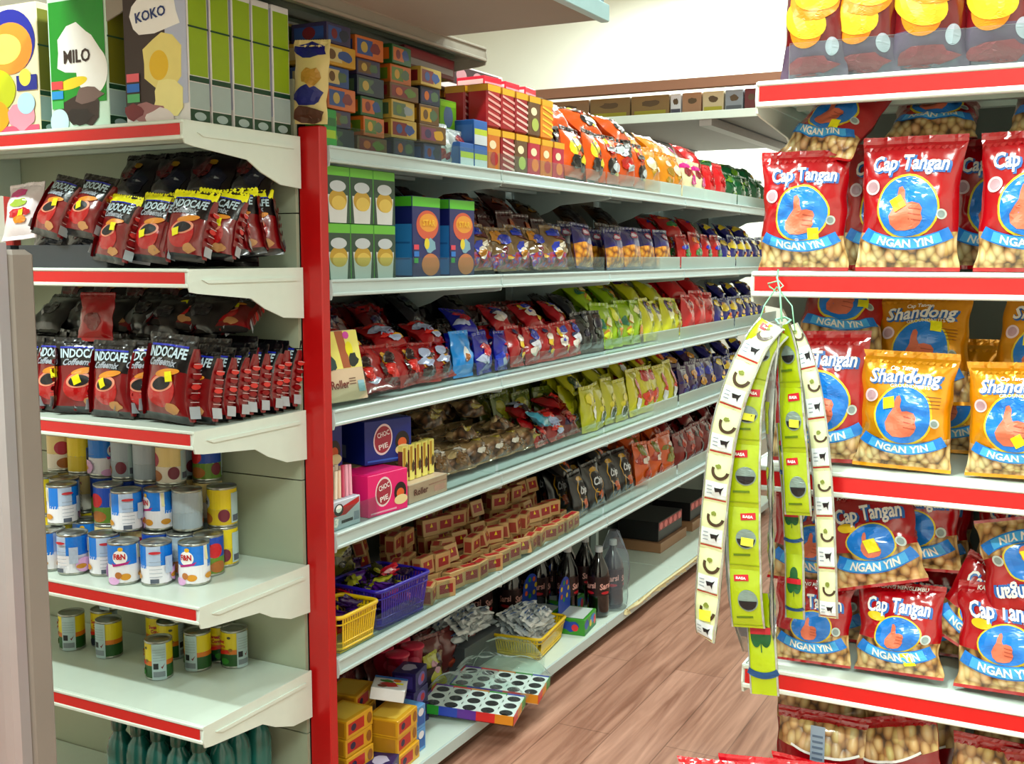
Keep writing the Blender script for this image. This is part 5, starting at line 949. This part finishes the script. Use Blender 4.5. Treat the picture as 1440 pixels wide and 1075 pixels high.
pur = carton(.10, .08, .06, card('3a2a72'), [('f', ell(0, .03, .03, .02), card('8a7ac0')), ('f', ell(.01, .028, .014, .012), card('c83a4a')), ('t', blob(0, 0, .03, .025, random.Random(5)), card('c8c4dc')), ('l', rect(-.03, .03, .01, .05), card('5a4a9a'))], 'sweet_box', 'sweet box', flap=False)
pur.put((-1.72, 2.49, Zb), AR + .3, label='purple sweet box low at the shelf edge by the red post')
for l in range(3): pur.put((-1.86, 2.86, Zb + .0614 * l), AR + .1 * l, label='purple sweet box of the stack beside the holed trays, %s up' % nth(l), group='purple sweet boxes stack')
pur.put((-1.95, 2.74, Zb), AR, label='purple sweet box behind the yellow stacks')
def pcup():
    g = G(); g.lathe([(.0001, .001), (.026, .001), (.028, .004), (.036, .088)], mt('b81a4a', .35, coat=.3), 24); t = G(); t.lathe([(.036, .086), (.040, .088), (.040, .093), (.034, .096), (.0001, .098)], mt('e8406a', .3, coat=.4), 24)
    q = G(); mp = lambda x, z, o: ((.0325 + o) * math.sin(x / .032), -(.0325 + o) * math.cos(x / .032), z); q.decal(ell(0, .045, .022, .02), mt('d8607a', .4), lambda x, z, o: ((.029 + .0085 * z / .088 + .001) * math.sin(x / .032), -(.029 + .0085 * z / .088 + .001) * math.cos(x / .032), z), 0, .008)
    return Kind('snack_cup', 'cup', g, [('cup_lid', t, 'pink lid'), ('print', q, None)], .07, .07, .098)
pc = pcup()
for i, (x, y, z) in enumerate([(-1.90, 2.93, .185), (-1.91, 3.02, .20), (-1.98, 2.90, .185), (-1.99, 3.0, .185)]): pass
shb = carton(.30, .16, .10, card('5a3a3a'), [('f', rect(-.14, .14, .02, .08), card('3a2a4a'))], 'shelf_carton', 'carton', flap=False); shb.put((-1.985, 2.98, Zb), AR, label='dark carton at the back under the pink cups')
for i, (x, y) in enumerate([(-1.945, 2.92), (-1.945, 3.01), (-2.02, 2.94), (-2.02, 3.04)]): pc.put((x, y, Zb + .1014), i * .7, 0, 0, 'pink lidded cup on the dark carton, %s' % ['front near the post', 'front by the yellow bag', 'behind near the post', 'behind the farther one'][i], 'pink lidded cups')
ybg = snack(150, .09, .12, .03, foil('c8c82a', .2, .8), [(foil('e0b0c0'), 0, .6, .3, .2)], name='sweet_bag', cat='sweet bag', wr=2); ybg.put((-1.90, 3.10, Zb + .02), AR, -.3, 0, 'yellow green sweet bag beside the pink cups')
ogb = snack(151, .20, .14, .05, foil('7a2a1c'), [(foil('6fae2a'), .1, .4, .4, .12), (foil('e8702a'), -.2, .7, .3, .15), (foil('c83a1c'), -.2, .3, .2, .1)], name='snack_bag', cat='snack bag', wr=2); ogb.put((-1.99, 2.88, .29), AR + .1, -.5, .2, 'orange and green snack bag above the pink cups')
rb2 = fam(40, .14, .16, .06, '8a4a4a', ['b8a08a', '5a3a4a', 'c85a3a', '8a8a9a'], 5, 3, wr=2); run(rb2, 4, 2.3, 3.3, 'dull red bag', 'dull bags at the back of the bottom shelf', .14, 2, .06, x0=-2.03, seed=3, z=Zb, up=.8); run(rb2, 4, 3.1, 3.5, 'dull bag standing mid shelf', 'dull bags mid bottom shelf', .14, 1, .06, x0=-1.97, seed=5, z=Zb + .0, second=False)
# holed display trays wrapped in film
def holed(L_, D_, H_):
    g = G(); RB = [card(c) for c in ('3aa83a', '3a5ac8', '7a3ab0', 'e83a3a', 'e8a02a')]; wt = card('eef2f2'); n = 5
    for i in range(n):
        x0 = -L_ / 2 + L_ * i / n; x1 = x0 + L_ / n; g.box(x0, x1, -D_ / 2, -D_ / 2 + .002, 0, H_, RB[i]); g.box(x0, x1, D_ / 2 - .002, D_ / 2, 0, H_, RB[(i + 2) % 5])
    for i in range(3): y0 = -D_ / 2 + D_ * i / 3; g.box(L_ / 2 - .002, L_ / 2, y0, y0 + D_ / 3, 0, H_, RB[(3 + i) % 5]); g.box(-L_ / 2, -L_ / 2 + .002, y0, y0 + D_ / 3, 0, H_, RB[(1 + i) % 5])
    g.box(-L_ / 2, L_ / 2, -D_ / 2, D_ / 2, 0, .002, wt)
    t = G(); nx, ny = 5, 3; cx_, cy_ = (L_ - .006) / nx, (D_ - .006) / ny; ho = G()
    for i in range(nx):
        for j in range(ny):
            mx_, my_ = -L_ / 2 + .003 + cx_ * (i + .5), -D_ / 2 + .003 + cy_ * (j + .5); R_ = min(cx_, cy_) * .39; vs = []; fs = []; N = 16
            for k in range(N):
                a = 2 * PI * k / N; c, s_ = math.cos(a), math.sin(a); m_ = min(cx_ / 2 / max(abs(c), 1e-6), cy_ / 2 / max(abs(s_), 1e-6)); vs += [(mx_ + R_ * c, my_ + R_ * s_, H_ - .004), (mx_ + m_ * c, my_ + m_ * s_, H_ - .004), (mx_ + R_ * c, my_ + R_ * s_, H_ - .02)]
            for k in range(N): a, b_ = 3 * k, 3 * ((k + 1) % N); fs += [(a, a + 1, b_ + 1, b_)]
            t.add(vs, fs, wt); t.add(vs, [(3 * k, 3 * ((k + 1) % N), 3 * ((k + 1) % N) + 2, 3 * k + 2) for k in range(N)], mt('2e3436', .6)); ho.add([(mx_ + R_ * math.cos(2 * PI * k / N), my_ + R_ * math.sin(2 * PI * k / N), H_ - .02) for k in range(N)], [tuple(range(N))], mt('2e3436', .6))  # hole walls and floors coloured dark, shade of the recess painted in
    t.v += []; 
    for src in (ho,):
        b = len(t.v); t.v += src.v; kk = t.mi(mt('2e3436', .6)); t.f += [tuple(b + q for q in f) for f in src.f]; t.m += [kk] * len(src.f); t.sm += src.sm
    return Kind('display_tray', 'tray', g, [('holed_insert', t, 'white insert with round holes')], D_, L_, H_)
def film(L_, D_, H_, seed):
    g = G(); n, m_ = 18, 12; vs = []; fs = []
    for j in range(m_ + 1):
        for i in range(n + 1):
            u, v = i / n * 2 - 1, j / m_ * 2 - 1; z = H_ * (1 - abs(u) ** 4) * (1 - abs(v) ** 4) + .02 * noise.noise(Vector((u * 2.5, v * 2.5, seed))); vs.append((u * L_ / 2, v * D_ / 2, max(.001, z)))
    for j in range(m_):
        for i in range(n): a = j * (n + 1) + i; fs.append((a, a + 1, a + n + 2, a + n + 1))
    g.add(vs, fs, clear('crumpled_film', 'f0f6f6', .04, .05)); return g
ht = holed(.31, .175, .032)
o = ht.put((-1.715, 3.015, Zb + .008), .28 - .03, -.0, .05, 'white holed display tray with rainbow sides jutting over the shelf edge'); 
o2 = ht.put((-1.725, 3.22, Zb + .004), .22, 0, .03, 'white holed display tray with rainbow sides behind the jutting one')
for q, o_ in enumerate((o, o2)): c = obj('film_wrap', film(.33, .19, .075, q), o_, (0, 0, .034)); c['label'] = 'clear crumpled film'
tag(obj('plastic_wrap', film(.26, .20, .10, 5), None, (-1.80, 3.42, Zb), (0, 0, .4)), 'crumpled clear plastic wrap between the holed trays and the yellow basket', 'plastic wrap')
bo = basket(.30, .20, .085, YB, 'plastic_basket', 'large yellow plastic basket of silver sachets on the bottom shelf', (-1.835, 3.66, Zb), AR + .12)
sac = [snack(160 + k, .07, .045, .012, foil(c, .2, .8), [(foil(d, .2, .6), 0, .5, .3, .2), (foil('5a7aa8'), 0, .75, .3, .08)], name='silver_sachet', cat='sachet', wr=2.2) for k, (c, d) in enumerate([('d4dade', 'a8b0b8'), ('b8c0c4', 'e8ecee'), ('e8ecee', '8a98a8')])]
rnd = random.Random(16)
for i in range(96):
    l, q = divmod(i, 16); a, b_ = -.095 + .063 * (q % 4) + rnd.uniform(-.006, .006), -.048 + .034 * (q // 4); a *= 1 - .05 * l; sac[i % 3].put((-1.835 + b_, 3.66 + a, Zb + .012 + .019 * l), AR + rnd.uniform(-.25, .25), -rnd.uniform(.8, 1.15), rnd.uniform(-.15, .15), 'silver sachet heaped in the large yellow basket', 'silver sachets in the large yellow basket', 1.0, parts=False)
scn = carton(.28, .24, .10, card('6a7076'), name='shelf_carton', cat='carton', flap=False); scn.put((-2.02, 3.42, Zb), AR, label='grey carton under the loose silver sachets at the back')
for i in range(60):
    l, q = divmod(i, 20); a, b_ = -.12 + .06 * (q % 5) + rnd.uniform(-.008, .008), -.035 + .038 * (q // 5); sac[i % 3].put((-2.01 + b_, 3.42 + a * (1 - .2 * l), Zb + .103 + .022 * l), AR + rnd.uniform(-.35, .35), -rnd.uniform(.7, 1.2), rnd.uniform(-.2, .2), 'silver sachet heaped behind the large yellow basket', 'silver sachets behind the yellow basket', 1.0, parts=False)
# blue and green display boxes with round header
bg = card('2f5ac0'); gg = card('4fa83a')
rnd = random.Random(3)
hdr = carton(.16, .12, .065, gg, [('f', blob(-.05, .04, .03, .02, rnd), bg), ('f', blob(.03, .04, .04, .018, rnd), card('2f8ad8')), ('f', ell(0, .03, .014, .014), card('e8d02a')), ('f', ell(.055, .03, .014, .02), card('e83a5a')), ('f', rect(-.078, .078, .001, .012), card('2a8a5a')), ('l', blob(0, .035, .04, .022, rnd), bg), ('l', ell(.02, .03, .014, .014), card('e83a4a')), ('t', rect(-.07, .07, -.05, .05), card('cfd8d4'))], 'display_box', 'display box', flap=False)
hg = G(); P = [(-.075, .0), (.075, .0), (.075, .06)] + [(.065 * math.cos(PI * k / 12), .085 + .055 * math.sin(PI * k / 12)) for k in range(13)] + [(-.075, .06)]
hg.prism(P, -.001, .001, bg, 'y')
for k in range(7): hg.decal(ell(.045 * math.cos(k * .9), .085 + .035 * math.sin(k * .9), .012, .010), card(['e8d02a', 'e8702a', '4fa83a'][k % 3]), lambda x, z, o: (x, -.001 - o, z))
hgm = hg.mesh('header_card')
for i, (x, y, rz) in enumerate([(-1.760, 3.93, .12), (-1.90, 3.90, .0), (-1.895, 4.0 + .10, 0)]):
    o = hdr.put((x, y, Zb), AR + rz, label='blue and green display box with round header, %s' % ['at the shelf edge', 'behind the edge one', 'beside the dark bottles'][i], group='blue and green display boxes'); 
    obj('header_card', hgm, o, (0, .05, .066))
# dark cola bottles, two inside a clear carrier bag
def cola():
    g = G(); g.lathe([(.0001, .002), (.030, .0), (.043, .010), (.046, .03), (.044, .09), (.046, .17), (.040, .205), (.022, .245), (.0145, .262), (.0145, .285)], mt('1c1418', .08, coat=.8), 26)
    lb_ = G(); mp = lambda x, z, o: ((.0463 + o) * math.sin(x / .046), -(.0463 + o) * math.cos(x / .046), z); lb_.decal(rect(-.144, .144, .095, .175), mt('3a1216', .4), lambda x, z, o: ((.0466) * math.sin(x / .046), -(.0466) * math.cos(x / .046), z), 0, .012)
    for a in (-.07, .0, .07): lb_.text('Sarsi', .034, a, .138, mt('e8b8b0', .4), mp, .001, bold=.03, width=.056, shear=.2, rot=.15); lb_.decal(ell(a, .108, .02, .006), mt('c8283a', .4), mp, .0006, .01)
    t = G(); t.lathe([(.0165, .272), (.0165, .292), (.015, .295), (.0001, .295)], mt('cfd4d8', .3), 18)
    return Kind('cola_bottle', 'bottle', g, [('bottle_label', lb_, None), ('bottle_cap', t, 'pale screw cap')], .092, .092, .295)
cb = cola(); GBt = 'dark soft drink bottles on the bottom shelf'
cb.put((-1.745, 4.12, Zb), 1.1, label='dark soft drink bottle at the shelf edge beside the display box', group=None); cb.put((-1.735, 4.25, Zb), 1.9, label='dark soft drink bottle inside the clear carrier bag')
k = 0
for x, y in [(-1.86, 4.06), (-1.96, 4.0), (-1.86, 4.24), (-1.96, 4.12), (-2.05, 4.05), (-2.05, 3.9), (-1.99, 3.80), (-2.05, 4.2), (-1.95, 4.24), (-2.07, 3.70)]:
    cb.put((x, y, Zb), 1.5 + .4 * (k % 3), label='dark soft drink bottle %s farther back in the shade' % nth(k), group=GBt); k += 1
g = G(); n, m_ = 24, 16; vs = []; fs = []
for j in range(m_ + 1):
    z = .005 + .33 * j / m_; f_ = 1.0 if z < .22 else max(.25, 1 - (z - .22) * 6.0)
    for i in range(n):
        a = 2 * PI * i / n; rr2 = (.066 + .012 * noise.noise(Vector((math.cos(a) * 1.6, math.sin(a) * 1.6, z * 14)))) * f_ + .006 * math.sin(5 * a) * (1 - f_); vs.append((rr2 * math.cos(a), rr2 * 1.05 * math.sin(a), z))
for j in range(m_):
    for i in range(n): b_ = (i + 1) % n; fs.append((j * n + i, j * n + b_, (j + 1) * n + b_, (j + 1) * n + i))
g.add(vs, fs, clear('carrier_film', 'cfd8e8', .15, .08), True); tag(obj('carrier_bag', g, None, (-1.735, 4.25, Zb)), 'clear plastic carrier bag pulled round a dark bottle', 'plastic bag')
# far crates of dark bottles on cardboard trays, torn shelf edging
ct = carton(.40, .26, .05, card('b08a6a'), name='bottle_tray', cat='carton', flap=False)
pcb = carton(.36, .22, .10, card('1e1a20'), [('f', rect(-.175, .175, .055, .095), card('b02a34'))] + [('f', ell(-.14 + .07 * k, .075, .024, .018), card('e88a8a')) for k in range(5)], 'drinks_pack', 'drinks pack', flap=False)
for i in range(2):
    ct.put((-1.975, 5.35 + .5 * i, Zb), AR, label='tan cardboard tray under a dark drinks pack, %s down the aisle' % nth(i), group='tan trays far down the bottom shelf'); pcb.put((-1.975, 5.35 + .5 * i, Zb + .0514), AR, label='dark drinks pack with red ovals on a tray, %s down the aisle' % nth(i), group='dark drinks packs')
rnd = random.Random(21); g = G(); cm = mt('e8dfb8', .7)
y = 4.22
while y < 5.6:
    l = rnd.uniform(.02, .06); d = rnd.uniform(.012, .035); g.add([(-1.669, y, .089), (-1.669, y + l, .089), (-1.664 + rnd.uniform(0, .006), y + l, .089 - d), (-1.664, y + l * .4, .085 - d * .7), (-1.669, y, .07), (-1.6705, y, .07), (-1.6705, y + l, .088)], [(0, 1, 2, 3, 4), (0, 4, 5), (1, 6, 2)], cm); y += l * rnd.uniform(.8, 1.05)
g.tube([(-1.664, 4.24, .085), (-1.655, 4.35, .082), (-1.664, 4.6, .086), (-1.66, 5.0, .083), (-1.666, 5.6, .086)], .006, cm, 6)
tag(obj('torn_edging', g), 'torn cream paper edging along the bottom shelf lip', 'edging')
# cartons on the far rack
rnd = random.Random(31); x = -2.95
for i, (wd, c1, c2) in enumerate([(.26, '9a7a5a', '6a5a3a'), (.26, '8f7448', 'a8a020'), (.24, '94784a', 'a8a020'), (.07, 'd8d8dc', '5a5a6a'), (.12, 'b08a6c', 'b08a6c'), (.13, 'cfc0a0', 'b8b030'), (.11, '9aa0a8', '6a7078'), (.09, '7a2a30', '7a2a30'), (.22, '94602f', 'a86a3a'), (.20, 'a86a4a', 'a05a3a')]):
    c = carton(wd - .01, .30, .135, card(c1), [('f', rect(-wd * .4, wd * .4, .012, .05), card(c2)), ('f', blob(0, .09, wd * .25, .02, rnd), card('6a5230'))], 'stock_carton', 'carton', flap=False)
    x += wd / 2; c.put((x, 6.30, 2.3555), 0, label='stock carton on the high rack at the aisle end, %s from its dark end' % nth(i), group=None); x += wd / 2
